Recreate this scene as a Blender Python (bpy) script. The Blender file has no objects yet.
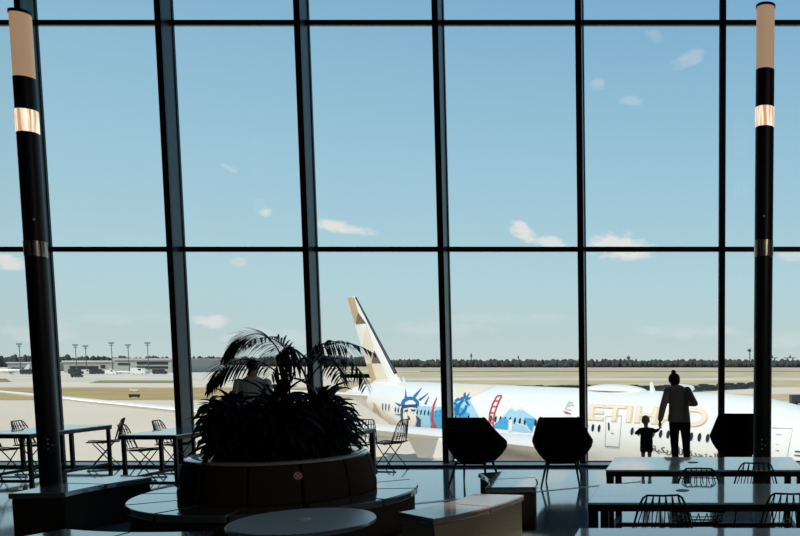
import bpy, bmesh, math, random
from mathutils import Vector, Matrix
random.seed(11)
SC = bpy.context.scene
COL = SC.collection
R = math.radians
# ------------------------------------------------------------------ camera
TH = R(4.7); FC = 800*math.cos(TH); PPX = 685.0; HZ = 361.0
PPY = HZ + FC*math.tan(TH); EYE = 1.75
CF = Vector((0, math.cos(TH), -math.sin(TH))); CU = Vector((0, math.sin(TH), math.cos(TH)))
CP = Vector((0, 0, EYE))
def ray(px, py): return CF + Vector((1, 0, 0))*((px-PPX)/FC) - CU*((py-PPY)/FC)
def at_z(px, py, z):
    r = ray(px, py); return CP + r*((z-EYE)/r.z)
def at_y(px, py, Y):
    r = ray(px, py); return CP + r*(Y/r.y)
cam = bpy.data.objects.new('camera', bpy.data.cameras.new('camera'))
COL.objects.link(cam); SC.camera = cam
cam.location = CP; cam.rotation_euler = (math.pi/2-TH, 0, 0)
cam.data.sensor_fit = 'HORIZONTAL'; cam.data.sensor_width = 36; cam.data.lens = FC*36/800
cam.data.shift_x = -(PPX-400)/800; cam.data.shift_y = (PPY-268)/800
cam.data.clip_start = 0.05; cam.data.clip_end = 9000
SC.view_settings.view_transform = 'Standard'; SC.view_settings.look = 'None'
SC.view_settings.exposure = 0; SC.view_settings.gamma = 1; SC.view_settings.use_curve_mapping = False

# ------------------------------------------------------------------ materials
def lin(c):
    return tuple((x/255/12.92 if x/255 <= .04045 else ((x/255+.055)/1.055)**2.4) for x in c)
def mat(name, col, rough=.5, metal=0., spec=.5, noise=None, bump=None, emit=None, coat=0., trans=0.):
    m = bpy.data.materials.new(name); m.use_nodes = True
    nt = m.node_tree; b = nt.nodes['Principled BSDF']
    b.inputs['Base Color'].default_value = (*col[:3], 1); b.inputs['Roughness'].default_value = rough
    b.inputs['Metallic'].default_value = metal; b.inputs['Specular IOR Level'].default_value = spec
    b.inputs['Coat Weight'].default_value = coat
    if noise:      # (scale, amount): soft mottling of the thing's own colour
        tc = nt.nodes.new('ShaderNodeTexCoord'); n = nt.nodes.new('ShaderNodeTexNoise')
        n.inputs['Scale'].default_value = noise[0]; n.inputs['Detail'].default_value = 5
        nt.links.new(tc.outputs['Object'], n.inputs['Vector'])
        mx = nt.nodes.new('ShaderNodeMix'); mx.data_type = 'RGBA'
        a = noise[1]
        mx.inputs[6].default_value = (*[max(0, c*(1-a)) for c in col[:3]], 1)
        mx.inputs[7].default_value = (*[min(1, c*(1+a)) for c in col[:3]], 1)
        nt.links.new(n.outputs['Fac'], mx.inputs[0]); nt.links.new(mx.outputs[2], b.inputs['Base Color'])
        if bump:
            bp = nt.nodes.new('ShaderNodeBump'); bp.inputs['Strength'].default_value = bump
            nt.links.new(n.outputs['Fac'], bp.inputs['Height']); nt.links.new(bp.outputs[0], b.inputs['Normal'])
    if emit:
        b.inputs['Emission Color'].default_value = (*emit[0], 1); b.inputs['Emission Strength'].default_value = emit[1]
    return m
LIT = 1.25
def ext(c, rough=.85, noise=None, spec=.2, f=LIT): return mat('outdoor', tuple(min(.9, x/f) for x in lin(c)), rough, 0, spec, noise)

M = dict(
 black=mat('black powder coat', (.008, .009, .010), .45, 0, .35, (30, .3)),
 wire=mat('black wire', (.006, .006, .007), .5, 0, .3, (40, .2)),
 shell=mat('black felt', (.004, .004, .005), .95, 0, .1, (60, .4), .2),
 vinyl=mat('dark vinyl top', (.10, .115, .125), .12, 0, .8, (6, .25), coat=1.),
 vinylsun=mat('vinyl top with painted sun', (.34, .27, .21), .18, 0, .6, (5, .3), coat=.6),  # tan stands for warm sunlight painted into the bench top
 tweed=mat('dark brown tweed', (.045, .034, .025), .9, 0, .2, (90, .45), .3),
 tweedshade=mat('tweed painted shaded', (.022, .018, .015), .9, 0, .2, (90, .45), .3),  # same bench tweed made darker, with its shade painted in
 tweedlit=mat('tweed painted lit', (.36, .30, .21), .9, 0, .2, (90, .4), .3),  # same bench tweed made lighter, with warm light painted in
 seam=mat('black seam', (.004, .004, .004), .9),
 laminate=mat('pale grey laminate', (.56, .66, .68), .10, 0, .7, (3, .06), coat=1.),
 glassgrey=mat('dark grey glass top', (.62, .74, .76), .22, 0, .5, (2, .08)),
 steel=mat('brushed steel', (.55, .55, .53), .3, 1., .5, (20, .2)),
 frame=mat('dark anodised aluminium', (.012, .016, .02), .32, .3, .5, (8, .25)),
 framelit=mat('aluminium painted daylit', (.045, .08, .10), .35, .5, .5, (5, .35)),  # frame colour with daylight painted in, for the mullion sides
 plate=mat('white plastic', (.7, .7, .68), .4, 0, .4, (10, .05)),
 soil=mat('dark soil', (.012, .009, .006), .95, 0, .1, (30, .5), .5),
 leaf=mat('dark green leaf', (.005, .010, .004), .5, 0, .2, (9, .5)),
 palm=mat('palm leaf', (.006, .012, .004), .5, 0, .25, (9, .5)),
 stem=mat('palm stem', (.03, .035, .015), .7, 0, .3, (20, .4)),
 drum=mat('tan lampshade', (.62, .46, .33), .7, 0, .25, (5, .12), emit=((.62, .40, .25), .48)),
 white=mat('white aircraft paint', (.83, .80, .74), .3, 0, .5, (.4, .02), coat=.3),
 wingpaint=mat('pale grey aircraft paint', (.76, .73, .68), .35, 0, .5, (.6, .04)),
 nacelle=mat('warm grey nacelle paint', (.46, .44, .39), .35, 0, .5, (.6, .05)),
 pane=mat('dark cabin window', (.012, .014, .017), .15, 0, .5, (4, .1)),
 tyre=mat('tyre rubber', (.015, .015, .015), .85, 0, .2, (20, .3)),
 skin=mat('skin', (.42, .25, .17), .55, 0, .35, (14, .06)),
 hairdark=mat('dark hair', (.012, .009, .007), .55, 0, .4, (60, .5)),
 hairfair=mat('fair hair', (.36, .25, .14), .6, 0, .3, (60, .3)),
 hoodie=mat('grey brown knit', (.36, .32, .28), .95, 0, .1, (70, .35), .3),
 jeans=mat('black trousers', (.010, .010, .012), .9, 0, .1, (50, .3)),
 childtop=mat('charcoal jersey', (.02, .017, .018), .9, 0, .1, (50, .3)),
 shirt=mat('grey shirt', (.62, .60, .55), .9, 0, .1, (40, .15)),
 shoe=mat('dark shoe', (.02, .02, .022), .6, 0, .3, (30, .2)),
)

# ------------------------------------------------------------------ mesh builder
class MB:
    def __init__(s): s.v = []; s.f = []; s.mi = []; s.cur = 0
    def add(s, vs, fs):
        o = len(s.v); s.v += [tuple(x) for x in vs]
        s.f += [tuple(i+o for i in f) for f in fs]; s.mi += [s.cur]*len(fs); return s
    def hexa(s, p):   # p: 4 bottom (ccw) + 4 top
        return s.add(p, [(3,2,1,0),(4,5,6,7),(0,1,5,4),(1,2,6,5),(2,3,7,6),(3,0,4,7)])
    def box(s, x0, x1, y0, y1, z0, z1):
        return s.hexa([(x0,y0,z0),(x1,y0,z0),(x1,y1,z0),(x0,y1,z0),(x0,y0,z1),(x1,y0,z1),(x1,y1,z1),(x0,y1,z1)])
    def prism(s, poly, z0, z1):
        n = len(poly)
        return s.add([(x,y,z0) for x,y in poly]+[(x,y,z1) for x,y in poly],
                     [tuple(range(n))[::-1], tuple(range(n,2*n))]+[(i,(i+1)%n,n+(i+1)%n,n+i) for i in range(n)])
    def loft(s, rings, caps=True, closed=True):
        n = len(rings[0]); vs = [p for r in rings for p in r]; fs = []
        for k in range(len(rings)-1):
            for i in range(n if closed else n-1):
                j = (i+1) % n
                fs.append((k*n+i, k*n+j, (k+1)*n+j, (k+1)*n+i))
        if caps and closed: fs += [tuple(range(n))[::-1], tuple((len(rings)-1)*n+i for i in range(n))]
        return s.add(vs, fs)
    def tube(s, pts, r, n=8, caps=True, squash=None):
        P = [Vector(p) for p in pts]; k = len(P)
        rr = r if isinstance(r, (list, tuple)) else [r]*k
        rings = []; up = None
        for i in range(k):
            t = (P[min(i+1,k-1)]-P[max(i-1,0)]).normalized()
            if up is None:
                up = Vector((0,0,1)) if abs(t.z) < .9 else Vector((0,1,0))
            a = t.cross(up).normalized(); b = a.cross(t).normalized(); up = b
            rings.append([P[i]+(a*math.cos(2*math.pi*j/n)+b*math.sin(2*math.pi*j/n))*rr[i] for j in range(n)])
        return s.loft(rings, caps)
    def capsule(s, pts, r, n=12):   # tube with rounded ends
        P = [Vector(p) for p in pts]; rr = list(r) if isinstance(r,(list,tuple)) else [r]*len(P)
        d0 = (P[0]-P[1]).normalized(); d1 = (P[-1]-P[-2]).normalized()
        pre = [(P[0]+d0*rr[0]*math.sin(a), rr[0]*math.cos(a)) for a in (1.45, 1.0, .5)]
        post = [(P[-1]+d1*rr[-1]*math.sin(a), rr[-1]*math.cos(a)) for a in (.5, 1.0, 1.45)]
        return s.tube([p for p,_ in pre]+P+[p for p,_ in post], [q for _,q in pre]+rr+[q for _,q in post], n)
    def lathe(s, prof, n=32, c=(0,0,0), a0=0, a1=2*math.pi, caps=False):
        full = abs(a1-a0-2*math.pi) < 1e-6; m = n if full else n+1
        rings = [[(c[0]+r*math.cos(a0+(a1-a0)*j/n), c[1]+r*math.sin(a0+(a1-a0)*j/n), c[2]+z) for j in range(m)] for r,z in prof]
        return s.loft(rings, caps, full)
    def sphere(s, c, r, n=14, m=9):
        rx,ry,rz = r if isinstance(r,(tuple,list)) else (r,r,r)
        return s.loft([[(c[0]+rx*math.sin(t)*math.cos(2*math.pi*j/n), c[1]+ry*math.sin(t)*math.sin(2*math.pi*j/n), c[2]-rz*math.cos(t)) for j in range(n)]
                       for t in [.04+(math.pi-.08)*i/m for i in range(m+1)]])
    def arcblock(s, r0, r1, a0, a1, z0, z1, n=10):   # wedge of a ring, angles in radians
        o = len(s.v); A = [a0+(a1-a0)*i/n for i in range(n+1)]
        return s.loft([[(r0*math.cos(a),r0*math.sin(a),z0),(r1*math.cos(a),r1*math.sin(a),z0),(r1*math.cos(a),r1*math.sin(a),z1),(r0*math.cos(a),r0*math.sin(a),z1)] for a in A])
    def build(s, name, m, parent=None, smooth=0, bevel=0, loc=None):
        me = bpy.data.meshes.new(name); me.from_pydata(s.v, [], s.f)
        for mm in (m if isinstance(m, list) else [m]): me.materials.append(mm)
        for p,i in zip(me.polygons, s.mi): p.material_index = i
        bm = bmesh.new(); bm.from_mesh(me); bmesh.ops.recalc_face_normals(bm, faces=bm.faces); bm.to_mesh(me); bm.free()
        if smooth:
            me.shade_smooth()
            if smooth < 179: me.set_sharp_from_angle(angle=R(smooth))
        o = bpy.data.objects.new(name, me); COL.objects.link(o)
        if parent: o.parent = parent
        if loc: o.location = loc
        if bevel:
            b = o.modifiers.new('edge', 'BEVEL'); b.width = bevel; b.segments = 2; b.limit_method = 'ANGLE'
        return o
def tag(o, label, cat, group=None, kind=None):
    o['label'] = label; o['category'] = cat
    if group: o['group'] = group
    if kind: o['kind'] = kind
    return o
def thing(name, label, cat, loc=(0,0,0), rz=0, group=None):
    o = bpy.data.objects.new(name, None); COL.objects.link(o); o.empty_display_size = .2
    o.location = loc; o.rotation_euler = (0,0,rz); return tag(o, label, cat, group)
def dup(root, label, loc, rz=0, group=None):
    c = root.copy(); COL.objects.link(c); c.location = loc; c.rotation_euler = (0,0,rz); c['label'] = label
    if group: c['group'] = group
    for ch in list(root.children):
        k = ch.copy(); COL.objects.link(k); k.parent = c
        for g in list(ch.children):
            q = g.copy(); COL.objects.link(q); q.parent = k
    return c
def bake(o):      # turn the modifiers into mesh
    bpy.context.view_layer.update()
    dg = bpy.context.evaluated_depsgraph_get()
    me = bpy.data.meshes.new_from_object(o.evaluated_get(dg)); o.modifiers.clear(); o.data = me
def remesh(o, vox, it=4, f=.6):
    m = o.modifiers.new('r','REMESH'); m.mode = 'VOXEL'; m.voxel_size = vox; m.use_smooth_shade = True
    s = o.modifiers.new('s','SMOOTH'); s.iterations = it; s.factor = f
    bake(o); o.data.shade_smooth()

# ------------------------------------------------------------------ setting
GZ = -8.07                     # apron level below the lounge floor
YI, YG = 13.27, 13.52          # inner face of mullions, glass plane
ZT = 10.4
def struct(name, mb, m, label, cat, **k):
    return tag(mb.build(name, m, **k), label, cat, None, 'structure')
fm = mat('polished dark floor', (.075, .10, .105), .11, 0, .8, coat=1.); fm.node_tree.nodes['Principled BSDF'].inputs['Coat Roughness'].default_value = .07
nt = fm.node_tree; b = nt.nodes['Principled BSDF']
tc = nt.nodes.new('ShaderNodeTexCoord'); n1 = nt.nodes.new('ShaderNodeTexNoise'); n1.inputs['Scale'].default_value = 1.6; n1.inputs['Detail'].default_value = 6
rmp = nt.nodes.new('ShaderNodeMapRange'); rmp.inputs[3].default_value = .06; rmp.inputs[4].default_value = .18
nt.links.new(tc.outputs['Object'], n1.inputs['Vector']); nt.links.new(n1.outputs['Fac'], rmp.inputs[0]); nt.links.new(rmp.outputs[0], b.inputs['Roughness'])
mx = nt.nodes.new('ShaderNodeMix'); mx.data_type = 'RGBA'; mx.inputs[6].default_value = (.26,.36,.38,1); mx.inputs[7].default_value = (.40,.52,.54,1)
n2 = nt.nodes.new('ShaderNodeTexNoise'); n2.inputs['Scale'].default_value = 9; n2.inputs['Detail'].default_value = 8
nt.links.new(tc.outputs['Object'], n2.inputs['Vector']); nt.links.new(n2.outputs['Fac'], mx.inputs[0]); nt.links.new(mx.outputs[2], b.inputs['Base Color'])
struct('floor', MB().box(-16, 9, -5, 13.9, -.35, 0), fm, 'polished blue grey lounge floor', 'floor')
wallm = mat('dark plaster', (.05,.05,.05), .9, 0, .2, (3,.15))
struct('wall_left', MB().box(-16.2, -16, -5, 13.9, -.35, ZT), wallm, 'dark side wall beyond the left edge', 'wall')
struct('wall_right', MB().box(9, 9.2, -5, 13.9, -.35, ZT), wallm, 'dark side wall beyond the right edge', 'wall')
struct('wall_back', MB().box(-16.2, 9.2, -5.2, -5, -.35, ZT), wallm, 'dark wall behind the viewer', 'wall')
struct('ceiling', MB().box(-16.2, 9.2, -5.2, 14.1, ZT, ZT+.3), mat('dark ceiling', (.06,.06,.06), .9, 0, .2, (2,.1)), 'dark lounge ceiling', 'ceiling')
struct('trim_1', MB().box(-16, 9, 13.06, 13.62, 0, .04), mat('pale sill stone', (.30,.34,.35), .25, 0, .5, (6,.1)), 'low pale ledge along the foot of the glass', 'sill', bevel=.008)
struct('trim_2', MB().box(-16, 9, 13.045, 13.062, 0.0, .034), M['frame'], 'dark skirting strip along the front of the window ledge', 'trim')
# glass
gm = bpy.data.materials.new('clear glazing'); gm.use_nodes = True; nt = gm.node_tree; nt.nodes.clear()
out = nt.nodes.new('ShaderNodeOutputMaterial'); mixs = nt.nodes.new('ShaderNodeMixShader'); tr = nt.nodes.new('ShaderNodeBsdfTransparent')
gl = nt.nodes.new('ShaderNodeBsdfGlossy'); gl.inputs['Roughness'].default_value = .01; fr = nt.nodes.new('ShaderNodeFresnel'); fr.inputs['IOR'].default_value = 1.35
tr.inputs['Color'].default_value = (.96, .985, .985, 1)
nt.links.new(fr.outputs[0], mixs.inputs[0]); nt.links.new(tr.outputs[0], mixs.inputs[1]); nt.links.new(gl.outputs[0], mixs.inputs[2]); nt.links.new(mixs.outputs[0], out.inputs[0])
MX = [at_y(p, 249, 13.27).x for p in (33, 169.5, 305.5, 440.5, 580.5, 722.3)]
MX = [MX[0]-2.27*i for i in (3,2,1)] + MX + [MX[-1]+2.3*i for i in (1,2,3)]
ZTR = [at_y(600, 249.2, 13.5).z, at_y(600, 22.6, 13.5).z]
for i, x in enumerate(MX):
    mb = MB()
    mb.box(x-.05, x+.05, YI, YI+.035, .04, ZT)           # inner flange
    mb.box(x-.034, x+.034, YI+.035, YG+.06, .04, ZT)     # web
    mb.box(x-.05, x+.05, YG+.06, YG+.10, .04, ZT)        # outer cap
    o = tag(mb.build(f'trim_{i+3}', [M['frame'], M['framelit']]), 'tall dark window mullion', 'mullion', None, 'structure')
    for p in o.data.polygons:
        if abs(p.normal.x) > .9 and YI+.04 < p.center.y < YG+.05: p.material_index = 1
for i in range(len(MX)-1):
    x0, x1 = MX[i]+.034, MX[i+1]-.034
    zs = [.04]+ZTR+[ZT]
    mb = MB()
    for z in zs:
        mb.box(x0, x1, YG-.03, YG+.03, max(.04, z-.041), min(ZT, z+(.041 if z > .1 else .012)))
    w = tag(mb.build(f'window_{i+1}', M['frame']), 'tall bay of the window wall with dark transoms', 'window', None, 'structure')
    for a, c in zip(zs[:-1], zs[1:]):
        MB().add([(x0,YG,a+.034),(x1,YG,a+.034),(x1,YG,c-.034),(x0,YG,c-.034)], [(0,1,2,3)]).build('pane', gm, w)

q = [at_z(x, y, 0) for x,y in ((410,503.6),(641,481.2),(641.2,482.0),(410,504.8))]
tag(MB().prism([(p.x,p.y) for p in q], 0, .004).build('trim_30', mat('painted sun streak', (.75,.78,.78), .3, 0, .5, (4,.05))), 'thin pale strip added as a streak of sunlight on the floor behind the armchairs', 'painted sunlight', None, 'structure')  # bright streak of sunlight, put in as a pale strip on the floor

# ------------------------------------------------------------------ light columns
def column(px_base, py_base, label, ys):
    p = at_z(px_base, py_base, 0); D = .122*p.y/10.75
    Z = lambda y: at_y(px_base, y, p.y-D).z
    t = thing('light_column', label, 'column', (p.x, p.y, 0), 0, 'tall round light columns')
    cap, d0, d1, r0, r1, b0, b1, dot = [Z(y) for y in ys]
    MB().lathe([(0,0),(D+.012,0),(D+.012,.02),(D,.03),(D,r1-.01),(D-.015,r1),(D-.015,r0),(D,r0+.01),(D,d1),(0,d1)], 40).build('shaft', M['black'], t, 40)
    MB().lathe([(0,d1),(D-.004,d1),(D-.004,d0),(0,d0)], 40).build('lamp_drum', M['drum'], t, 40)
    MB().lathe([(0,d0),(D+.006,d0),(D+.006,cap),(0,cap)], 40).build('cap', M['black'], t, 40)
    MB().lathe([(D-.006,r1-.004),(D+.004,r1),(D+.004,r0),(D-.006,r0+.004)], 40).build('light_ring', RING, t, 40)
    MB().lathe([(D-.002,b1),(D+.006,b1+.005),(D+.006,b0-.005),(D-.002,b0)], 40).build('steel_band', BAND, t, 40)['label'] = 'brushed steel band'
    a = R(-90)+math.atan2(p.x,p.y)*-1
    a = math.atan2(-p.y, -p.x)
    MB().sphere((D*math.cos(a),D*math.sin(a),dot), .018, 10, 6).build('sensor_button', M['plate'], t, 60)
    u = Vector((math.cos(a),math.sin(a),0)); v = Vector((-u.y,u.x,0))
    zo = Z(444)
    so = MB(); c = u*(D+.006)+Vector((0,0,zo))
    q = lambda dx,dz,dy: c+v*dx+Vector((0,0,dz))+u*dy
    so.hexa([q(-.06,-.11,-.012),q(.06,-.11,-.012),q(.06,-.11,.006),q(-.06,-.11,.006),q(-.06,.11,-.012),q(.06,.11,-.012),q(.06,.11,.006),q(-.06,.11,.006)])
    so = so.build('outlet_plate', M['black'], t, bevel=.004)
    for dx, dz in ((-.005,.06),(-.005,.0),(-.005,-.07),(.04,-.02)):
        MB().sphere(tuple(q(dx,dz,.006)), .012, 8, 5).build('outlet_pin', M['plate'], so, 60)
    return t
def stripe_mat(name, c0, c1, scale, emit=0, metal=0.):
    m = mat(name, c0, .3, metal); nt = m.node_tree; b = nt.nodes['Principled BSDF']
    tc = nt.nodes.new('ShaderNodeTexCoord'); mp = nt.nodes.new('ShaderNodeMapping'); mp.inputs['Scale'].default_value = (scale, scale, 2.)
    n = nt.nodes.new('ShaderNodeTexNoise'); n.inputs['Scale'].default_value = 1; n.inputs['Detail'].default_value = 3
    nt.links.new(tc.outputs['Object'], mp.inputs[0]); nt.links.new(mp.outputs[0], n.inputs['Vector'])
    cr = nt.nodes.new('ShaderNodeValToRGB'); cr.color_ramp.elements[0].position = .40; cr.color_ramp.elements[1].position = .62
    cr.color_ramp.elements[0].color = (*c0,1); cr.color_ramp.elements[1].color = (*c1,1)
    nt.links.new(n.outputs['Fac'], cr.inputs[0]); nt.links.new(cr.outputs[0], b.inputs['Base Color'])
    if emit:
        nt.links.new(cr.outputs[0], b.inputs['Emission Color']); b.inputs['Emission Strength'].default_value = emit
    return m
RING = stripe_mat('lit crystal ring', (.50,.28,.15), (1.,.86,.68), 34, 1.15)
BAND = stripe_mat('steel band', (.18,.14,.10), (.85,.80,.70), 40, 0, .85)
column(51.5, 491, 'tall black light column at the left edge with tan drum and lit ring', (7.5, 10.5, 75, 108, 130, 240, 256, 219))
column(761.8, 485, 'tall black light column on the right with tan drum and lit ring', (1.5, 4, 67, 105, 124.5, 239, 256, 216))

# ------------------------------------------------------------------ circular planter seat
PC = (-4.11, 8.05)
pl = thing('planter_seat', 'large circular seat with leather pads around a round planter', 'planter bench', (PC[0], PC[1], 0))
MB().lathe([(0,0),(1.22,0),(1.22,.06),(1.28,.07),(1.28,.36),(0,.36)], 72).build('base', M['tweed'], pl, 40)
for k in range(12):
    a0 = R(8+k*30); g = .008
    MB().arcblock(.80, 1.32, a0+g, a0+R(30)-g, .36, .43, 10).build('seat_pad', M['vinyl'], pl, 30, bevel=.014)
    A = [a0+g*1.2+(R(30)-2.4*g)*i/10 for i in range(11)]
    prof = [(.79,.43),(.905,.43),(.905,.50),(.868,.70),(.838,.79),(.79,.79)]
    MB().loft([[(r*math.cos(a), r*math.sin(a), z) for r,z in prof] for a in A]).build('backrest_panel', M['tweed'], pl, 30, bevel=.015)
MB().lathe([(.66,.60),(.78,.60),(.78,.44),(.785,.44),(.785,.792),(.828,.792),(.832,.808),(.822,.814),(.70,.814),(.66,.70)], 72).build('planter_rim', mat('pale stone rim', (.50,.48,.45), .15, 0, .6, (8,.1), coat=.6), pl, 40)
MB().lathe([(0,.76),(.35,.77),(.71,.75),(.71,.45),(0,.45)], 48).build('soil', M['soil'], pl, 60)
sr = ray(298, 476); sr = Vector((sr.x, sr.y)); so_ = Vector((-PC[0], -PC[1])); bq = so_.dot(sr)/sr.dot(sr)
sd_ = math.sqrt(bq*bq-(so_.dot(so_)-.885**2)/sr.dot(sr)); hit = so_+sr*(-bq-sd_); a = math.atan2(hit.y, hit.x); zst = EYE+ray(298, 476).z*(-bq-sd_)
def on_back(a, r): return Vector((math.cos(a)*r, math.sin(a)*r, 0))
u = on_back(a, 1); v = Vector((-u.y, u.x, 0)); n_ = (u+Vector((0,0,.2))).normalized(); w_ = n_.cross(v)*-1
c = on_back(a, .905-.037*max(0,(zst-.50))/.2+.004)+Vector((0,0,zst))
def disc(r0, r1, off, n=24):
    ring = lambda r: [tuple(c+n_*off+v*(r*math.cos(2*math.pi*i/n))+w_*(r*math.sin(2*math.pi*i/n))) for i in range(n)]
    return MB().loft([ring(r0), ring(r1)], False)
stk = MB(); stk.add([tuple(c+n_*.004+v*(.045*math.cos(2*math.pi*i/24))+w_*(.045*math.sin(2*math.pi*i/24))) for i in range(24)], [tuple(range(24))])
stk = stk.build('sticker', mat('red sticker', (.40,.02,.02), .5, 0, .3, (30,.1)), pl); stk['label'] = 'round red sticker'
mk = disc(.026, .032, .007)
for s in (-1, 1):
    e = [c+n_*.007+v*(x*s)+w_*y for x,y in ((-.022,-.016),(-.015,-.022),(.022,.016),(.015,.022))]
    mk.add([tuple(p) for p in e], [(0,1,2,3)])
mk.build('sticker_mark', M['plate'], stk)
# outlet plate on the left of the drum
for k,(px,py) in enumerate(((198,484.5),(210,486),(213,482),(215,485))):
    q = at_y(px, py, 7.62); 
    d2 = Vector((q.x-PC[0], q.y-PC[1], 0)); d2 = d2.normalized()*.90+Vector((0,0,q.z))
    MB().sphere(tuple(d2), .013, 8, 5).build('outlet_pin', M['plate'], pl, 60)

def arc_bench(a0, a1, label, top, side, z=.45):
    am = R((a0+a1)/2); r0, r1 = 2.05, 2.57
    base = Vector((PC[0]+2.31*math.cos(am), PC[1]+2.31*math.sin(am), 0))
    t = thing('arc_bench', label, 'bench', base, 0, 'curved benches around the planter')
    off = Vector((PC[0], PC[1], 0))-base
    m = MB().arcblock(r0+.02, r1-.02, R(a0)+.008, R(a1)-.008, .0, z-.06, 14); m.v = [(x+off.x, y+off.y, zz) for x,y,zz in m.v]
    m.build('base', side, t, 30, bevel=.008)
    h = (a0+a1)/2
    for b0, b1 in ((a0, h-.12), (h+.12, a1)):
        m = MB().arcblock(r0, r1, R(b0), R(b1), z-.058, z, 10); m.v = [(x+off.x, y+off.y, zz) for x,y,zz in m.v]
        m.build('seat_pad', top, t, 30, bevel=.014)
    return t
arc_bench(-37.5, -8, 'curved bench coloured as if sunlit in the middle foreground', M['vinylsun'], M['tweedlit'])
arc_bench(2.6, 34, 'dark curved bench behind the sunlit coloured one, seen from its narrow end', M['vinyl'], M['tweed'])
arc_bench(156, 186.5, 'dark curved bench at the foot of the left light column', M['vinyl'], M['tweedshade'])
arc_bench(249.5, 283.5, 'dark curved bench cut off by the bottom edge left of the round table', M['vinyl'], M['tweed'])

# round glossy side table
p = at_z(303, 519.6, .55)
t = thing('round_table', 'low round table with glossy dark glass top in front of the planter', 'table', (p.x, p.y, 0))
RT = .515
MB().lathe([(0,.505),(RT-.02,.505),(RT,.515),(RT,.54),(RT-.008,.548),(0,.55)], 64).build('tabletop', M['glassgrey'], t, 30)
MB().lathe([(RT-.001,.512),(RT+.004,.518),(RT+.004,.538),(RT-.001,.543)], 64).build('edge_band', M['steel'], t, 30)['label'] = 'bright metal edge band'
MB().lathe([(0,0),(.30,0),(.30,.02),(.06,.035),(.045,.10),(.045,.45),(.16,.505),(0,.505)], 40).build('pedestal', M['black'], t, 40)
MB().lathe([(0,.551),(.055,.551),(.05,.558),(0,.559)], 24).build('centre_cap', M['plate'], t, 40)['label'] = 'pale round cap'

# ------------------------------------------------------------------ plants
def blade(mb, base, d, L, w, droop, n=6, cup=.25):
    d = Vector(d).normalized(); side = d.cross(Vector((0,0,1)))
    side = side.normalized() if side.length > .05 else Vector((1,0,0))
    p = Vector(base); cur = d.copy(); rows = []
    for i in range(n+1):
        t = i/n; ww = w*(math.sin(math.pi*min(1, .12+.88*t))**.7 if t < 1 else .03)
        nrm = side.cross(cur).normalized()
        rows.append([p-side*ww*.5+nrm*ww*cup, p, p+side*ww*.5+nrm*ww*cup])
        p = p+cur*(L/n); cur = (cur+Vector((0,0,-droop/n))).normalized()
    o = len(mb.v); vs = [tuple(q) for r in rows for q in r]; fs = []
    for i in range(n):
        for j in range(2): fs.append((i*3+j, i*3+j+1, (i+1)*3+j+1, (i+1)*3+j))
    mb.add(vs, fs)
def bush(name, x, y, h, spread, nl, label, seed):
    rnd = random.Random(seed)
    t = thing(name, label, 'plant', (PC[0]+x, PC[1]+y, .76), 0, 'leafy plants in the round planter')
    mb = MB()
    for k in range(nl):
        z0 = h*(.12+.72*rnd.random()); a = rnd.random()*2*math.pi
        el = rnd.uniform(.15, 1.1) if z0 < h*.55 else rnd.uniform(.15, 1.3)
        d = (math.cos(a)*math.cos(el), math.sin(a)*math.cos(el), math.sin(el))
        L = spread*rnd.uniform(.7, 1.15)
        blade(mb, (rnd.uniform(-.05,.05), rnd.uniform(-.05,.05), z0), d, L, rnd.uniform(.065,.105), rnd.uniform(1.2,2.8))
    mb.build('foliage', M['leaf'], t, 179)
    st = MB()
    for k in range(4): st.tube([(0.02*math.cos(k*1.6),.02*math.sin(k*1.6),-.03),(rnd.uniform(-.04,.04),rnd.uniform(-.04,.04),h*.5),(rnd.uniform(-.06,.06),rnd.uniform(-.06,.06),h*.9)], [.012,.01,.007], 6)
    st.build('stems', M['stem'], t, 60)
spots = [(0,.0,.66,.46,170,'broad leaved plant filling the centre of the round planter'),
 (-.43,-.12,.60,.38,150,'arching dark plant at the left end of the round planter'),
 (.40,.06,.68,.38,150,'arching dark plant at the right end of the round planter'),
 (-.22,-.42,.62,.40,140,'dark plant on the front left of the planter, left of the sticker'),
 (.22,-.44,.62,.40,140,'dark plant at the front of the planter above the red sticker'),
 (-.20,.42,.40,.38,90,'dark plant at the back of the planter, behind the left palm'),
 (.30,.42,.56,.42,100,'dark plant at the back of the planter, behind the right palm'),]
for k,(x,y,h,s,nl,lb) in enumerate(spots): bush('leafy_plant', x, y, h, s, nl, lb, 40+k)

def frond(mb, rach, Lf, seed, n=26):
    """rach: list of 3D points base->tip"""
    rnd = random.Random(seed); P = [Vector(p) for p in rach]
    def bez(t):
        q = P
        while len(q) > 1: q = [a.lerp(b, t) for a,b in zip(q[:-1], q[1:])]
        return q[0]
    pts = [bez(i/24) for i in range(25)]
    mb.tube(pts, [.009-.007*i/24 for i in range(25)], 5)
    for i in range(n):
        t = .22+.78*i/(n-1); p = bez(t); tg = (bez(min(1,t+.02))-bez(max(0,t-.02))).normalized()
        sd = tg.cross(Vector((0,0,1))); sd = sd.normalized() if sd.length > .05 else Vector((1,0,0))
        L = Lf*(math.sin(math.pi*(.18+.74*(i/(n-1))))**.8)*rnd.uniform(.9,1.1)
        for s in (-1,1):
            d = tg*.62+sd*s*rnd.uniform(.35,.6)+Vector((0,0,-.5 if s < 0 else .10))
            blade(mb, p, d, L, .021, rnd.uniform(.5,1.0), 5, .10)
def W(px, py, Y): return at_y(px, py, Y)
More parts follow.
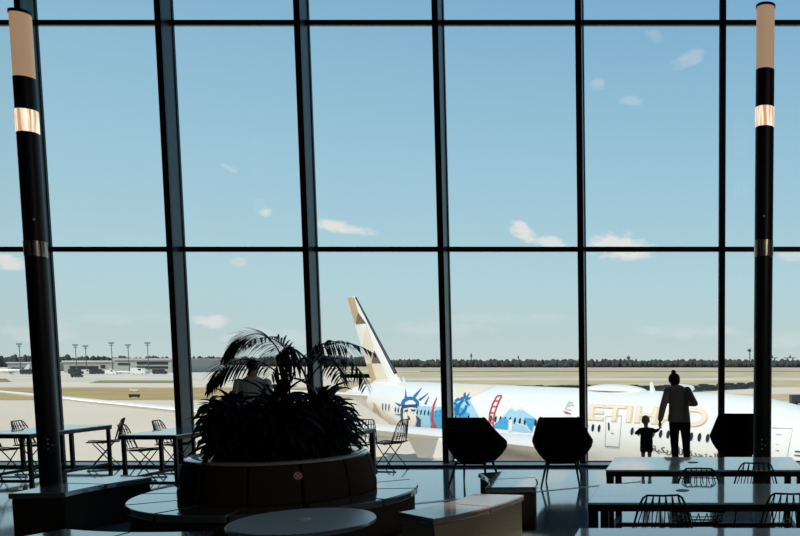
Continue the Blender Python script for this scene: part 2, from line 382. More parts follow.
def palm(label, base, fr, seed):
    t = thing('potted_palm', label, 'plant', base, 0, 'feathery palms in the round planter')
    B = Vector(base)
    st = MB(); top = fr[0][0]-B
    for k in range(3):
        q = fr[k % len(fr)][0]-B
        st.tube([(0.03*(k-1),.02*k,-.02), (q.x*.4+.02*(k-1), q.y*.4, q.z*.5), tuple(q)], [.016,.013,.009], 6)
    st.build('stem', M['stem'], t, 60)
    for k, f in enumerate(fr):
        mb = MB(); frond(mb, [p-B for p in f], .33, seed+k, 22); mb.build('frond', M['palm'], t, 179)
palm('feathery palm arching to the left above the planter', (PC[0]-.02, PC[1]+.1, .75), [
  [W(288,378,8.2), W(275,318,8.1), W(243,328,8.0), W(226,356,7.9)],
  [W(286,380,8.1), W(262,356,7.9), W(230,346,7.7), W(209,388,7.6)],
  [W(290,382,8.2), W(296,335,8.3), W(262,330,8.5), W(243,346,8.6)],
  [W(292,380,8.2), W(302,342,8.1), W(290,340,7.9), W(276,356,7.7)]], 5)
palm('feathery palm arching to the right above the planter', (PC[0]+.32, PC[1]+.12, .75), [
  [W(308,378,8.2), W(312,338,8.1), W(345,336,8.0), W(373,353,7.9)],
  [W(310,380,8.2), W(322,352,8.1), W(356,348,7.9), W(366,386,7.8)],
  [W(306,380,8.3), W(300,345,8.5), W(322,338,8.8), W(345,347,9.0)],
  [W(307,382,8.1), W(298,352,7.9), W(282,354,7.7), W(272,374,7.5)],
  [W(306,378,8.2), W(318,345,8.0), W(335,352,7.8), W(341,378,7.6)]], 25)

# ------------------------------------------------------------------ tables
def table(label, x0, x1, y0, y1, group, rails, grom=()):
    cx, cy = (x0+x1)/2, (y0+y1)/2; w, d = (x1-x0)/2, (y1-y0)/2
    t = thing('cafe_table', label, 'table', (cx, cy, 0), 0, group)
    MB().box(-w, w, -d, d, .725, .74).build('tabletop', M['laminate'], t, bevel=.003)
    m = MB(); m.box(-w+.004,w-.004,-d+.004,-d+.05,.675,.7245); m.box(-w+.004,w-.004,d-.05,d-.004,.675,.7245)
    m.box(-w+.004,-w+.05,-d+.05,d-.05,.675,.7245); m.box(w-.05,w-.004,-d+.05,d-.05,.675,.7245)
    m.build('apron', M['black'], t)
    lw = .022 if 'm' in rails else .033
    for sx in (-1,1):
        if 'm' in rails: MB().box(sx*(w-.04)-lw, sx*(w-.04)+lw, -.022, .022, .1405, .676).build('leg', M['black'], t)
        for sy in (-1,1):
            a, c = sx*(w-.04), sy*(d-.04)
            MB().box(a-lw,a+lw,c-lw,c+lw,0,.676).build('leg', M['black'], t, bevel=.003)
        MB().box(sx*(w-.04)-.018, sx*(w-.04)+.018, -d+.073, d-.073, .10, .14).build('stretcher', M['black'], t)
    if 'c' in rails: MB().box(-w+.058, w-.058, -.018, .018, .10, .14).build('stretcher', M['black'], t)
    if 'f' in rails:
        for sy in (-1,1): MB().box(-w+.073, w-.073, sy*(d-.04)-.018, sy*(d-.04)+.018, .05, .09).build('stretcher', M['black'], t)
    for gx, gy in grom:
        MB().lathe([(0,.7405),(.055,.7405),(.05,.744),(0,.744)], 20, (gx,gy,0)).build('cable_cap', mat('grey cap', (.12,.14,.15), .4, 0, .4, (10,.1)), t, 40)
    return t
gr = 'pale topped tables in rows on the right'; gl_ = 'pale topped tables by the window on the left'
table('pale long table on the right nearest the window, in front of the woman and child', -.74, 1.12, 7.36, 8.36, gr, 'c', ((.22-.33,.05),))
table('pale long table on the right, second row from the window', -.70, 1.16, 5.64, 6.52, gr, 'c', ((-.25,.10),))
table('pale long table at the bottom right corner, nearest the viewer', -.64, 1.22, 3.85, 4.77, gr, 'c', ((-.25,0),))
table('pale window table behind the left light column', -9.93, -9.11, 11.03, 12.64, gl_, 'fm')
table('pale window table between the mullion and the left light column', -7.76, -6.97, 10.87, 12.50, gl_, 'fm')
table('pale window table just right of the planter', -5.48, -4.69, 10.90, 12.05, gl_, 'f')

# ------------------------------------------------------------------ wire chairs
def rod(mb, pts, r, n=6): mb.tube(pts, r, n)
def make_wire_chair(label, loc, rz, group):
    t = thing('wire_chair', label, 'chair', loc, rz, group)
    f, w = .008, .0046
    yb = lambda z: -.20-.10*(z-.44)/.38
    hw = lambda z: .235-.09*(z-.44)/.38
    def bk(u, z): return (u*hw(z), yb(z)+.05*u*u*.8, z)          # back surface, curved around the sitter
    mb = MB()
    per = [bk(-1,.46), bk(-1.02,.6), bk(-1,.74), bk(-.9,.80), bk(-.75,.82), bk(0,.82), bk(.75,.82), bk(.9,.80), bk(1,.74), bk(1.02,.6), bk(1,.46)]
    rod(mb, per, f)
    rod(mb, [bk(u/4, .46) for u in range(-4,5)], f)
    n = 6
    for i in range(n):
        a, m_, c = -.95+1.9*i/n, -.95+1.9*(i+.5)/n, -.95+1.9*(i+1)/n
        rod(mb, [bk(a,.46), bk((a+m_)/2,.64), bk(m_*.93,.82)], w, 5); rod(mb, [bk(m_*.93,.82), bk((c+m_)/2,.64), bk(c,.46)], w, 5)
    for z in (.74, .56): rod(mb, [bk(u/4, z) for u in range(-4,5)], w, 5)
    mb.build('backrest', M['wire'], t, 60)
    mb = MB()
    sz = lambda y: .445+.012*((y)/.2)**2
    st = lambda u, y: (u*(.215-.015*(y+.2)/.4), y, sz(y)-.018*(1-u*u))
    rod(mb, [st(-1,-.21), st(-1,0), st(-1,.18), st(-.85,.215), st(0,.22), st(.85,.215), st(1,.18), st(1,0), st(1,-.21)], f)
    for i in range(n):
        a, m_, c = -1+2*i/n, -1+2*(i+.5)/n, -1+2*(i+1)/n
        rod(mb, [st(a,-.21), st((a+m_)/2,0), st(m_,.22)], w, 5); rod(mb, [st(m_,.22), st((c+m_)/2,0), st(c,-.21)], w, 5)
    for y in (-.1, .02, .12): rod(mb, [st(u/4, y) for u in range(-4,5)], w, 5)
    mb.build('seat', M['wire'], t, 60)
    for s in (-1,1):
        m = MB(); rod(m, [(s*.16,.13,.432),(s*.205,-.19,.012)], .008); m.build('leg', M['wire'], t, 60)
        m = MB(); rod(m, [(s*.16,-.13,.432),(s*.205,.20,.012)], .008); m.build('leg', M['wire'], t, 60)
        m = MB(); rod(m, [(s*.205,-.22,.008),(s*.205,.22,.008)], .008); m.build('runner', M['wire'], t, 60)
    m = MB(); rod(m, [(-.17,.0,.426),(.17,.0,.426)], .007); m.build('crossbar', M['wire'], t, 60)
    return t
gw = 'black wire chairs at the right hand tables'; gx = 'black wire chairs at the window tables'
wc = make_wire_chair('black wire chair with its back to us, tucked at the second table below the child', (-.17, 5.76, 0), R(3), gw)
for lb, loc, rz in (
  ('black wire chair at the right edge, tucked at the second row table', (.76, 5.83, 0), R(-4)),
  ('black wire chair tucked at the table nearest the window, in front of the column', (.66, 7.52, 0), R(-2)),
  ('black wire chair facing us on the far side of the second row table', (.11, 6.58, 0), R(178))):
    dup(wc, lb, loc, rz)
for lb, loc, rz in (
  ('black wire chair cut by the left edge, legs crossing under the window table', (-10.16, 11.75, 0), R(-90)),
  ('black wire chair left of the left light column, seen over the table', (-10.14, 12.42, 0), R(-82)),
  ('black wire chair just right of the left light column', (-9.42, 12.86, 0), R(120)),
  ('black wire chair at the left side of the middle window table, nearer the viewer', (-8.0, 11.72, 0), R(-75)),
  ('black wire chair at the left side of the middle window table, nearer the glass', (-8.02, 12.5, 0), R(-82)),
  ('black wire chair right of the planter, turned sideways, its back fully visible', (-4.74, 12.72, 0), R(80)),
  ('black wire chair beside the planter, half hidden under the window table', (-5.12, 12.40, 0), R(170))):
    dup(wc, lb, loc, rz, gx)

# ------------------------------------------------------------------ lounge armchairs
def make_lounge(label, loc, rz, group):
    t = thing('lounge_chair', label, 'armchair', loc, rz, group)
    rows = [ # z, half width, back y, forward reach of the sides
        (.325, .22, -.18, .32), (.345, .25, -.21, .38), (.43, .335, -.265, .46), (.52, .395, -.30, .52), (.60, .418, -.32, .48), (.63, .415, -.33, .44),
        (.72, .375, -.35, .30), (.82, .335, -.375, .18), (.92, .293, -.40, .10), (.965, .272, -.41, .07), (.983, .245, -.413, .055)]
    n = 20; rings = []
    for z, hw, yb, fw in rows:
        rings.append([(hw*math.sin(u*math.pi/2), yb+fw*(1-math.cos(u*math.pi/2)), z) for u in [-1+2*j/n for j in range(n+1)]])
    m = MB(); m.loft(rings, False, False)
    z, hw, yb, fw = rows[0]
    pan = [rings[0], [(x*.98, max(y, .05), .325) for x,y,_ in rings[0]], [(x*1.0, .30, .35) for x,y,_ in rings[0]]]
    m.loft(pan, False, False)
    o = m.build('shell', M['shell'], t, 179)
    bm = bmesh.new(); bm.from_mesh(o.data); bmesh.ops.remove_doubles(bm, verts=bm.verts, dist=.002); bm.to_mesh(o.data); bm.free()
    s = o.modifiers.new('thick','SOLIDIFY'); s.thickness = .03; s.offset = 0
    bake(o); o.data.shade_smooth(); o.data.set_sharp_from_angle(angle=R(50))
    m = MB(); m.prism([(-.24,-.19),(.24,-.19),(.30,.05),(.28,.30),(-.28,.30),(-.30,.05)], .385, .465)
    m.build('seat_cushion', M['shell'], t, 40, bevel=.03)
    for sx in (-1,1):
        for sy in (-1,1):
            m = MB(); m.tube([(sx*.20, sy*.17, .345), (sx*.265, sy*.33, 0)], [.019,.012], 10); m.build('leg', M['black'], t, 60)
    m = MB(); m.box(-.22,.22,-.19,-.15,.315,.338); m.box(-.22,.22,.15,.19,.315,.338); m.box(-.02,.02,-.15,.15,.315,.338); m.build('leg_frame', M['black'], t)
    return t
ga = 'black shell armchairs facing the window'
lc = make_lounge('black high backed armchair at left of the pair, behind the benches', (-2.98, 11.2, 0), R(-3), ga)
dup(lc, 'black high backed armchair at right of the pair, left of the child', (-1.745, 11.25, 0), R(4), ga)
dup(lc, 'black high backed armchair partly hidden behind the right light column', (.80, 12.02, 0), R(-4), ga)

# ------------------------------------------------------------------ people
def hand(mb, wr, d, side, s, curl=.6):
    """wr wrist, d hand direction, side = thumb side"""
    wr = Vector(wr); d = Vector(d).normalized(); side = (Vector(side)-d*Vector(side).dot(d)).normalized(); nn = d.cross(side)
    mb.capsule([wr-d*.01*s, wr+d*.045*s, wr+d*.085*s], [.020*s,.026*s,.027*s], 10)
    for k,(o,L) in enumerate(((.030,.068),(.011,.078),(-.009,.072),(-.028,.055))):
        b = wr+d*.088*s+side*o*s; L *= s
        p1 = b+d*L*.45; p2 = p1+(d*math.cos(curl)+nn*math.sin(curl))*L*.32; p3 = p2+(d*math.cos(curl*2)+nn*math.sin(curl*2))*L*.25
        mb.capsule([b-d*.02*s, p1, p2, p3], [.0092*s,.0088*s,.008*s,.007*s], 8)
    b = wr+d*.03*s+side*.022*s
    mb.capsule([b, b+(d*.6+side*.8)*.032*s, b+(d*.85+side*.75+nn*.3)*.058*s], [.011*s,.010*s,.008*s], 8)
def ell(mb, rows, n=18):    # rows of (z, cx, cy, rx, ry)
    mb.loft([[(cx+rx*math.cos(2*math.pi*j/n), cy+ry*math.sin(2*math.pi*j/n), z) for j in range(n)] for z,cx,cy,rx,ry in rows])
def head(mb, c, s, face):
    """c centre; s = head height; face = unit vector the face looks along"""
    c = Vector(c); f = Vector(face).normalized(); sd = f.cross(Vector((0,0,1))).normalized(); up = sd.cross(f)
    P = lambda x,y,z: tuple(c+sd*x*s+f*y*s+up*z*s)
    mb.sphere(P(0,-.04,.08), (.335*s,.335*s,.40*s)); mb.capsule([P(0,.10,.0),P(0,.14,-.30)], [.28*s,.19*s])
    mb.capsule([P(0,.37,.02),P(0,.45,-.13)], [.035*s,.062*s], 8)                       # nose
    mb.capsule([P(-.09,.355,-.25),P(.09,.355,-.25)], [.03*s,.03*s], 8)                 # mouth
    for q in (-1,1):
        mb.sphere(P(q*.345,-.02,-.04), (.045*s,.045*s,.10*s), 10, 6)                     # ears
        mb.capsule([P(q*.07,.335,.07),P(q*.19,.29,.07)], [.032*s,.03*s], 8)             # brow
    return P
def person(name, label, loc, rz, J, cat='person'):
    t = thing(name, label, cat, loc, rz)
    s = J['s']
    b = MB(); P = head(b, J['head'], J['hh'], J['face'])
    b.capsule([J['neck'], tuple(Vector(J['head'])+Vector((0,0,-.22*J['hh'])))], [.058*s*J.get('nk',1)]*2)
    ell(b, J['torso'])
    for S in 'LR':
        sh, el, wr = J['sh'+S], J['el'+S], J['wr'+S]
        b.capsule([sh, el, wr], [.047*s,.038*s,.025*s]); hand(b, wr, J['hd'+S], J['ht'+S], s*.95, J.get('curl',.6))
        hp, kn, an, to = J['hp'+S], J['kn'+S], J['an'+S], J['to'+S]
        b.capsule([hp, kn, an], [.082*s,.055*s,.036*s]); b.capsule([an, to], [.035*s,.03*s])
    bo = b.build('body', M['skin'], t); remesh(bo, J['vox'])
    c = MB(); ell(c, [(z,cx,cy,rx+J['fat'],ry+J['fat']) for z,cx,cy,rx,ry in J['top']])
    for S in 'LR':
        sh, el, wr = [Vector(J[k+S]) for k in ('sh','el','wr')]
        e2 = el.lerp(wr, J['sleeve'])
        c.capsule([sh, el, e2], [.060*s+J['fat']*.6,.050*s+J['fat']*.5,.042*s+J['fat']*.3])
    if J.get('hood'): c.sphere(J['hood'], (.13*s,.07*s,.075*s))
    co = c.build(J['topname'], J['topmat'], t); remesh(co, .009, 5)
    l = MB()
    ell(l, [(z,cx,cy,rx+.012*s,ry+.012*s) for z,cx,cy,rx,ry in J['torso'][:3]])
    for S in 'LR':
        hp, kn, an = [Vector(J[k+S]) for k in ('hp','kn','an')]
        if J.get('shorts'):
            l.capsule([hp, hp.lerp(kn, J['shorts'])], [.100*s,.096*s])
        else:
            l.capsule([hp, kn, an+Vector((0,0,.02))], [.092*s,.066*s,.052*s])
    lo = l.build(J['legname'], J['legmat'], t); remesh(lo, .009, 4)
    for S in 'LR':
        sm = MB(); an, to = Vector(J['an'+S]), Vector(J['to'+S]); d = (to-an); d.z = 0; d.normalize()
        h0 = an-d*.045*s; h0.z = .035*s; t0 = to.copy(); t0.z = .026*s
        sm.capsule([h0, h0.lerp(t0,.5), t0], [.040*s,.040*s,.032*s]); sm.capsule([an, h0], [.042*s,.036*s])
        sm.v = [(x,y,max(z,.002)) for x,y,z in sm.v]
        so = sm.build('shoe', M['shoe'], t); remesh(so, .007, 3)
    h = MB(); J['hair'](h, P, J['hh']); ho = h.build('hair', J['hairmat'], t); remesh(ho, .006, 3)
    return t
def hair_bun(h, P, s):
    h.sphere(P(0,-.09,.12), (.41*s,.41*s,.41*s)); h.sphere(P(0,-.18,-.06), (.37*s,.29*s,.34*s)); h.sphere(P(-.04,-.14,.56), .17*s); h.capsule([P(0,-.12,.42),P(0,-.13,.55)], [.12*s,.10*s])
def hair_short(h, P, s):
    h.sphere(P(0,-.075,.135), (.365*s,.36*s,.39*s)); h.sphere(P(0,-.17,-.02), (.32*s,.25*s,.28*s))
wz = at_z(681, 468.7, 0)
person('person', 'woman with hair bun, grey brown hooded top and black trousers, holding a child\'s hand', (wz.x, wz.y-.10, 0), 0, dict(
  s=1., vox=.006, hh=.235, head=(-.115,.03,1.435), face=(-.35,.9,-.15), neck=(-.08,0,1.32), nk=.9,
  torso=[(.72,-.02,0,.12,.10),(.80,-.02,0,.155,.11),(.92,-.025,0,.14,.10),(1.05,-.03,0,.125,.095),(1.20,-.04,0,.15,.105),(1.29,-.05,0,.15,.085),(1.345,-.06,0,.07,.06)],
  top=[(.775,-.03,0,.165,.12),(.80,-.03,0,.172,.125),(.92,-.03,0,.155,.115),(1.08,-.035,0,.145,.11),(1.22,-.04,0,.155,.11),(1.295,-.05,0,.15,.09),(1.35,-.06,0,.075,.065)],
  fat=.014, shL=(-.205,0,1.275), elL=(-.285,-.02,1.03), wrL=(-.335,.02,.80), hdL=(-.12,.08,-1), htL=(.2,1,0),
  shR=(.10,0,1.275), elR=(.225,-.03,1.06), wrR=(.10,.20,1.06), hdR=(-.7,.7,.15), htR=(0,0,1), curl=.9, sleeve=.92, hood=(-.06,-.085,1.30),
  hpL=(-.105,0,.76), knL=(-.105,.02,.42), anL=(-.085,-.01,.075), toL=(-.10,.13,.03), hpR=(.065,0,.76), knR=(.085,.015,.42), anR=(.10,-.01,.075), toR=(.125,.13,.03),
  topname='hooded_top', topmat=M['hoodie'], legname='trousers', legmat=M['jeans'], hair=hair_bun, hairmat=M['hairdark']))
person('person', 'small fair haired child in dark shirt and shorts standing beside the woman', ((647-PPX)/800*13.1, wz.y-.10, 0), 0, dict(
  s=.56, vox=.005, hh=.185, head=(-.01,0,.785), face=(.1,1,-.05), neck=(-.005,0,.66), nk=1.0,
  torso=[(.36,0,0,.075,.065),(.40,0,0,.09,.07),(.46,0,0,.09,.07),(.54,0,0,.085,.068),(.61,0,0,.092,.065),(.655,0,0,.075,.055),(.685,0,0,.035,.035)],
  top=[(.405,0,0,.095,.078),(.42,0,0,.098,.08),(.50,0,0,.093,.075),(.56,0,0,.09,.072),(.62,0,0,.096,.068),(.66,0,0,.078,.058),(.685,0,0,.045,.045)],
  fat=.008, shL=(-.085,0,.645), elL=(-.165,-.02,.59), wrL=(-.115,.09,.615), hdL=(.6,.7,.2), htL=(0,0,1),
  shR=(.085,0,.645), elR=(.15,0,.622), wrR=(.205,.01,.655), hdR=(.6,.1,.8), htR=(0,1,0), curl=.7, sleeve=.75,
  hpL=(-.05,0,.385), knL=(-.055,.01,.215), anL=(-.06,-.005,.05), toL=(-.072,.065,.02), hpR=(.05,0,.385), knR=(.05,.01,.215), anR=(.055,-.005,.05), toR=(.065,.065,.02),
  topname='shirt', topmat=M['childtop'], legname='shorts', legmat=M['jeans'], shorts=.42, hair=hair_short, hairmat=M['hairfair']))
mp = at_y(252, 366, 12.3)
person('person', 'man in grey shirt standing behind the planter palms', (mp.x, 12.3, 0), R(8), dict(
  s=1.1, vox=.007, hh=.235, head=(0,.02,1.665), face=(-.5,.85,-.1), neck=(0,0,1.49), nk=1.05,
  torso=[(.86,0,0,.14,.11),(.93,0,0,.17,.12),(1.05,0,0,.16,.115),(1.18,0,0,.155,.11),(1.33,0,0,.175,.12),(1.43,0,0,.18,.10),(1.50,0,0,.08,.07)],
  top=[(.86,0,0,.18,.13),(.95,0,0,.182,.13),(1.05,0,0,.175,.125),(1.18,0,0,.168,.12),(1.33,0,0,.185,.125),(1.43,0,0,.185,.105),(1.51,0,0,.08,.07)],
  fat=.016, shL=(-.20,0,1.41), elL=(-.255,-.03,1.13), wrL=(-.235,.08,.90), hdL=(.05,.25,-1), htL=(.2,1,0),
  shR=(.20,0,1.41), elR=(.255,-.03,1.13), wrR=(.235,.08,.90), hdR=(-.05,.25,-1), htR=(-.2,1,0), sleeve=.9,
  hpL=(-.095,0,.88), knL=(-.10,.02,.49), anL=(-.11,-.01,.085), toL=(-.14,.15,.03), hpR=(.095,0,.88), knR=(.10,.02,.49), anR=(.11,-.01,.085), toR=(.14,.15,.03),
  topname='shirt', topmat=M['shirt'], legname='trousers', legmat=M['jeans'], hair=hair_short, hairmat=M['hairdark']))
# ------------------------------------------------------------------ the parked airliner
AL = .76365; AP = Vector((10.79, 38.22, GZ))
jet = thing('airliner', 'large white airliner with painted rear fuselage parked outside the glass', 'airplane', AP, -AL)
JM = Matrix.Translation(AP) @ Matrix.Rotation(-AL, 4, 'Z'); JI = JM.inverted()
# local axes: +x nose, so stations run to -63; starboard is -y; z up from the apron
def interp(tab, s):
    for (a, va), (b, vb) in zip(tab[:-1], tab[1:]):
        if s <= b:
            u = max(0, min(1, (s-a)/(b-a))); u = u if not SM else u
            return va+(vb-va)*u
    return tab[-1][1]
SM = False
def smooth_tab(tab):      # resample with a Catmull-Rom curve
    outp = []
    for i in range(len(tab)-1):
        p0 = tab[max(0,i-1)]; p1 = tab[i]; p2 = tab[i+1]; p3 = tab[min(len(tab)-1,i+2)]
        m1 = (p2[1]-p0[1])/max(.01,(p2[0]-p0[0])); m2 = (p3[1]-p1[1])/max(.01,(p3[0]-p1[0])); h = p2[0]-p1[0]
        for k in range(6):
            u = k/6
            outp.append((p1[0]+h*u, (2*u**3-3*u*u+1)*p1[1]+(u**3-2*u*u+u)*h*m1+(-2*u**3+3*u*u)*p2[1]+(u**3-u*u)*h*m2))
    return outp+[tab[-1]]
TZ = smooth_tab([(0,4.15),(.5,4.85),(1,5.25),(2,5.85),(3.5,6.5),(5,7.0),(7,7.5),(9,7.78),(11.5,7.91),(14,7.93),(42,7.95),(50,7.93),(56,7.75),(60,7.35),(62.8,6.75)])
BZ = smooth_tab([(0,3.9),(.5,3.3),(1,3.0),(2,2.6),(3.5,2.25),(5,2.1),(7,2.02),(9,2.0),(40,2.0),(44,2.3),(48,3.0),(52,3.9),(56,4.85),(60,5.8),(62.8,6.4)])
WZ = smooth_tab([(0,.06),(.5,.7),(1,1.05),(2,1.6),(3.5,2.1),(5,2.45),(7,2.75),(9,2.86),(11,2.885),(42,2.885),(46,2.72),(50,2.35),(54,1.8),(58,1.15),(61,.6),(62.8,.2)])
def sec(s): return interp(TZ, s), interp(BZ, s), interp(WZ, s)
def fus_y(x, z, off=0):
    t, b, w = sec(-x); c = (t+b)/2; h = (t-b)/2
    q = max(0, 1-((z-c)/(h+off))**2)
    return -(w+off)*math.sqrt(q)
def cast(px, py, off=.02):
    o = JI @ CP; d = (JI.to_3x3() @ ray(px, py))
    def inside(t):
        p = o+d*t; s = -p.x
        if s < 0 or s > 62.8: return False
        tt, b, w = sec(s); return (p.y/w)**2+((p.z-(tt+b)/2)/((tt-b)/2))**2 < 1
    t = 25.; 
    while t < 130 and not inside(t): t += .12
    if t >= 130: return None
    a, c = t-.12, t
    for _ in range(14):
        m = (a+c)/2
        if inside(m): c = m
        else: a = m
    p = o+d*c
    return Vector((p.x, fus_y(p.x, p.z, off), p.z))
st = [0,.12,.3,.6,1,1.5,2,2.7,3.5,4.5,6]+[7+i*1.5 for i in range(37)]+[62.8]
st = sorted(set([s for s in st if s <= 62.8]))
rings = []
for s in st:
    t, b, w = sec(s); c, h = (t+b)/2, (t-b)/2
    rings.append([(-s, w*math.cos(2*math.pi*j/64), c+h*math.sin(2*math.pi*j/64)) for j in range(64)])
m = MB().loft(rings); fus = m.build('fuselage', M['white'], jet, 60)

def flat_tess(poly, maxlen):
    bm = bmesh.new(); vs = [bm.verts.new((x,y,0)) for x,y in poly]; bm.faces.new(vs)
    bmesh.ops.triangulate(bm, faces=bm.faces)
    for _ in range(5):
        e = [e for e in bm.edges if e.calc_length() > maxlen]
        if not e: break
        bmesh.ops.subdivide_edges(bm, edges=e, cuts=1); bmesh.ops.triangulate(bm, faces=[f for f in bm.faces if len(f.verts) > 3])
    bm.verts.index_update()
    r = [v.co.xy.copy() for v in bm.verts], [tuple(v.index for v in f.verts) for f in bm.faces]; bm.free(); return r
def decal(polys, off=.02, maxlen=4, fn=None):
    m = MB()
    for p in polys:
        vs, fs = flat_tess(p, maxlen)
        q = [(fn(x,y) if fn else cast(x,y,off)) for x,y in vs]
        if any(k is None for k in q):
            fs = [f for f in fs if all(q[i] is not None for i in f)]; q = [k or Vector() for k in q]
        m.add(q, fs)
    return m
def stroke(pts, w):
    P = [Vector((x,y)) for x,y in pts]; ww = w if isinstance(w,(list,tuple)) else [w]*len(P); L = []; Rr = []
    for i,p in enumerate(P):
        t = (P[min(i+1,len(P)-1)]-P[max(0,i-1)]).normalized(); n = Vector((-t.y,t.x))*ww[i]*.5
        L.append(p+n); Rr.append(p-n)
    return [[tuple(L[i]),tuple(L[i+1]),tuple(Rr[i+1]),tuple(Rr[i])] for i in range(len(P)-1)]
def paint(name, c, f=1.15, rough=.35):
    return mat(name, tuple(min(.85, v/f) for v in lin(c)), rough, 0, .4, (.5,.04))
blue = paint('deep blue paint', (25,110,165)); sky_b = paint('bright blue paint', (70,170,215)); pale_b = paint('pale blue paint', (170,212,230))
navy = paint('navy paint', (20,60,95)); redp = paint('red paint', (205,55,70)); gold = paint('gold paint', (242,216,178)); cream = paint('cream paint', (250,242,228))
beige = paint('beige paint', (242,226,198)); brown = paint('brown paint', (120,88,66)); tan = paint('tan paint', (200,168,124)); grey = paint('grey paint', (150,150,148)); greyl = paint('pale grey paint', (205,203,198))
Z1 = lambda L: [(380+x/6.667, 370+y/6.667) for x,y in L]       # the zoomed areas the shapes were measured in
Z2 = lambda L: [(480+x/6.667, 370+y/6.667) for x,y in L]
# tail end beige wash and cabin windows
def band(s0, s1, z0, z1, off, n=14):
    g = [[Vector((-s, fus_y(-s, z, off), z)) for s in [s0+(s1-s0)*i/n for i in range(n+1)]] for z in [z0+(z1-z0)*j/6 for j in range(7)]]
    m = MB(); m.loft(g, False, False); return m
for sx in [9.3+.61*i for i in range(75)]:
    if any(abs(sx-dd) < 1.0 for dd in (6.7, 18.2, 33.4)) or sx > 47.2: continue
    p = [(-sx+  .135*math.cos(2*math.pi*k/14), 5.62+.235*math.sin(2*math.pi*k/14)) for k in range(14)]
    m = MB(); m.add([(x, fus_y(x, z, .03), z) for x,z in p], [tuple(range(14))]); m.build('cabin_window', M['pane'], jet)
for sx in (48.6, 49.35, 50.1):
    p = [(-sx+.12*math.cos(2*math.pi*k/12), 5.75+.35*math.sin(2*math.pi*k/12)) for k in range(12)]
    m = MB(); m.add([(x, fus_y(x, z, .03), z) for x,z in p], [tuple(range(12))]); m.build('cabin_window', M['pane'], jet)
for k,(s0,s1,z0,z1) in enumerate(((1.7,2.6,5.05,5.55),(2.75,3.6,5.2,5.95))):
    m = MB(); pts = [(-s0,z0),(-s1,z0+.05),(-s1,z1),(-s0,z1-.2)]
    m.add([(x, fus_y(x,z,.03), z) for x,z in pts], [(0,1,2,3)]); m.build('cockpit_window', M['pane'], jet)
# doors: outline, sill and handle
def door(c, hand_px):
    st_ = []
    for a, b_ in ((0,1),(1,2),(3,0)): st_ += stroke([c[a], c[b_]], .55)
    o = decal(st_, .03, 3).build('door_outline', greyl, jet)
    s2 = stroke([c[3], c[2]], .9) + stroke([(hand_px[0]-1.6,hand_px[1]),(hand_px[0]+1.8,hand_px[1]+.3)], .7)
    decal(s2, .035, 3).build('door_sill', grey, o)
    return o
door([(606.2,416.3),(622,415.6),(619.2,447.2),(605.4,446.4)], (612.5,433))
w_ = [(608.3,422.5),(609.8,422.7),(610,430),(608.4,430)]
decal([w_], .04).build('door_window', M['pane'], jet)
door([(771,427.5),(793,428.4),(787,458),(769,458)], (777.5,450.2))
decal(stroke([(776.5,434),(782,434.4)], 1)+stroke([(776,444),(779,444)], .5), .03).build('door_mark', greyl, jet)
decal(stroke([(795,451.2),(803,451.8)], 1.1), .03).build('stripe', navy, jet); decal(stroke([(794.5,455),(803,455.8)], 1.2), .03).build('stripe', paint('green paint',(60,120,110)), jet)
# airline title
def text_mesh(s, off=0.):
    c = bpy.data.curves.new('title', 'FONT'); c.body = s; c.offset = off
    o = bpy.data.objects.new('title', c); COL.objects.link(o); bpy.context.view_layer.update()
    me = bpy.data.meshes.new_from_object(o.evaluated_get(bpy.context.evaluated_depsgraph_get()))
    bm = bmesh.new(); bm.from_mesh(me); bmesh.ops.triangulate(bm, faces=bm.faces)
    for _ in range(3):
        e = [e for e in bm.edges if e.calc_length() > .22]
        if e: bmesh.ops.subdivide_edges(bm, edges=e, cuts=1); bmesh.ops.triangulate(bm, faces=bm.faces)
    bm.verts.index_update()
    r = [v.co.xy.copy() for v in bm.verts], [tuple(v.index for v in f.verts) for f in bm.faces]; bm.free()
    bpy.data.objects.remove(o); bpy.data.meshes.remove(me); bpy.data.curves.remove(c); return r
def place_text(s, quad, off, grow=0., box=None):
    vs, fs = text_mesh(s, grow)
    xs = [v.x for v in vs]; ys = [v.y for v in vs]
    bx = box or (min(xs), max(xs), min(ys), max(ys))
    tl, tr_, br, bl = [Vector(q) for q in quad]; q = []
    for v in vs:
        u = (v.x-bx[0])/(bx[1]-bx[0]); w = (v.y-bx[2])/(bx[3]-bx[2])
        p = bl.lerp(br, u).lerp(tl.lerp(tr_, u), w); q.append(cast(p.x, p.y, off))
    m = MB(); m.add([k or Vector((-30,0,5)) for k in q], [f for f in fs if all(q[i] for i in f)]); return m, bx
Q = [(590,404),(710,408.5),(706,427.6),(588,420)]
m, bx = place_text('ETIHAD', Q, .03, .035); tl_ = m.build('title_lettering', gold, jet)
m, _ = place_text('ETIHAD', Q, .05, .004, bx); m.build('title_inlay', paint('pale gold paint', (247,230,204)), tl_)
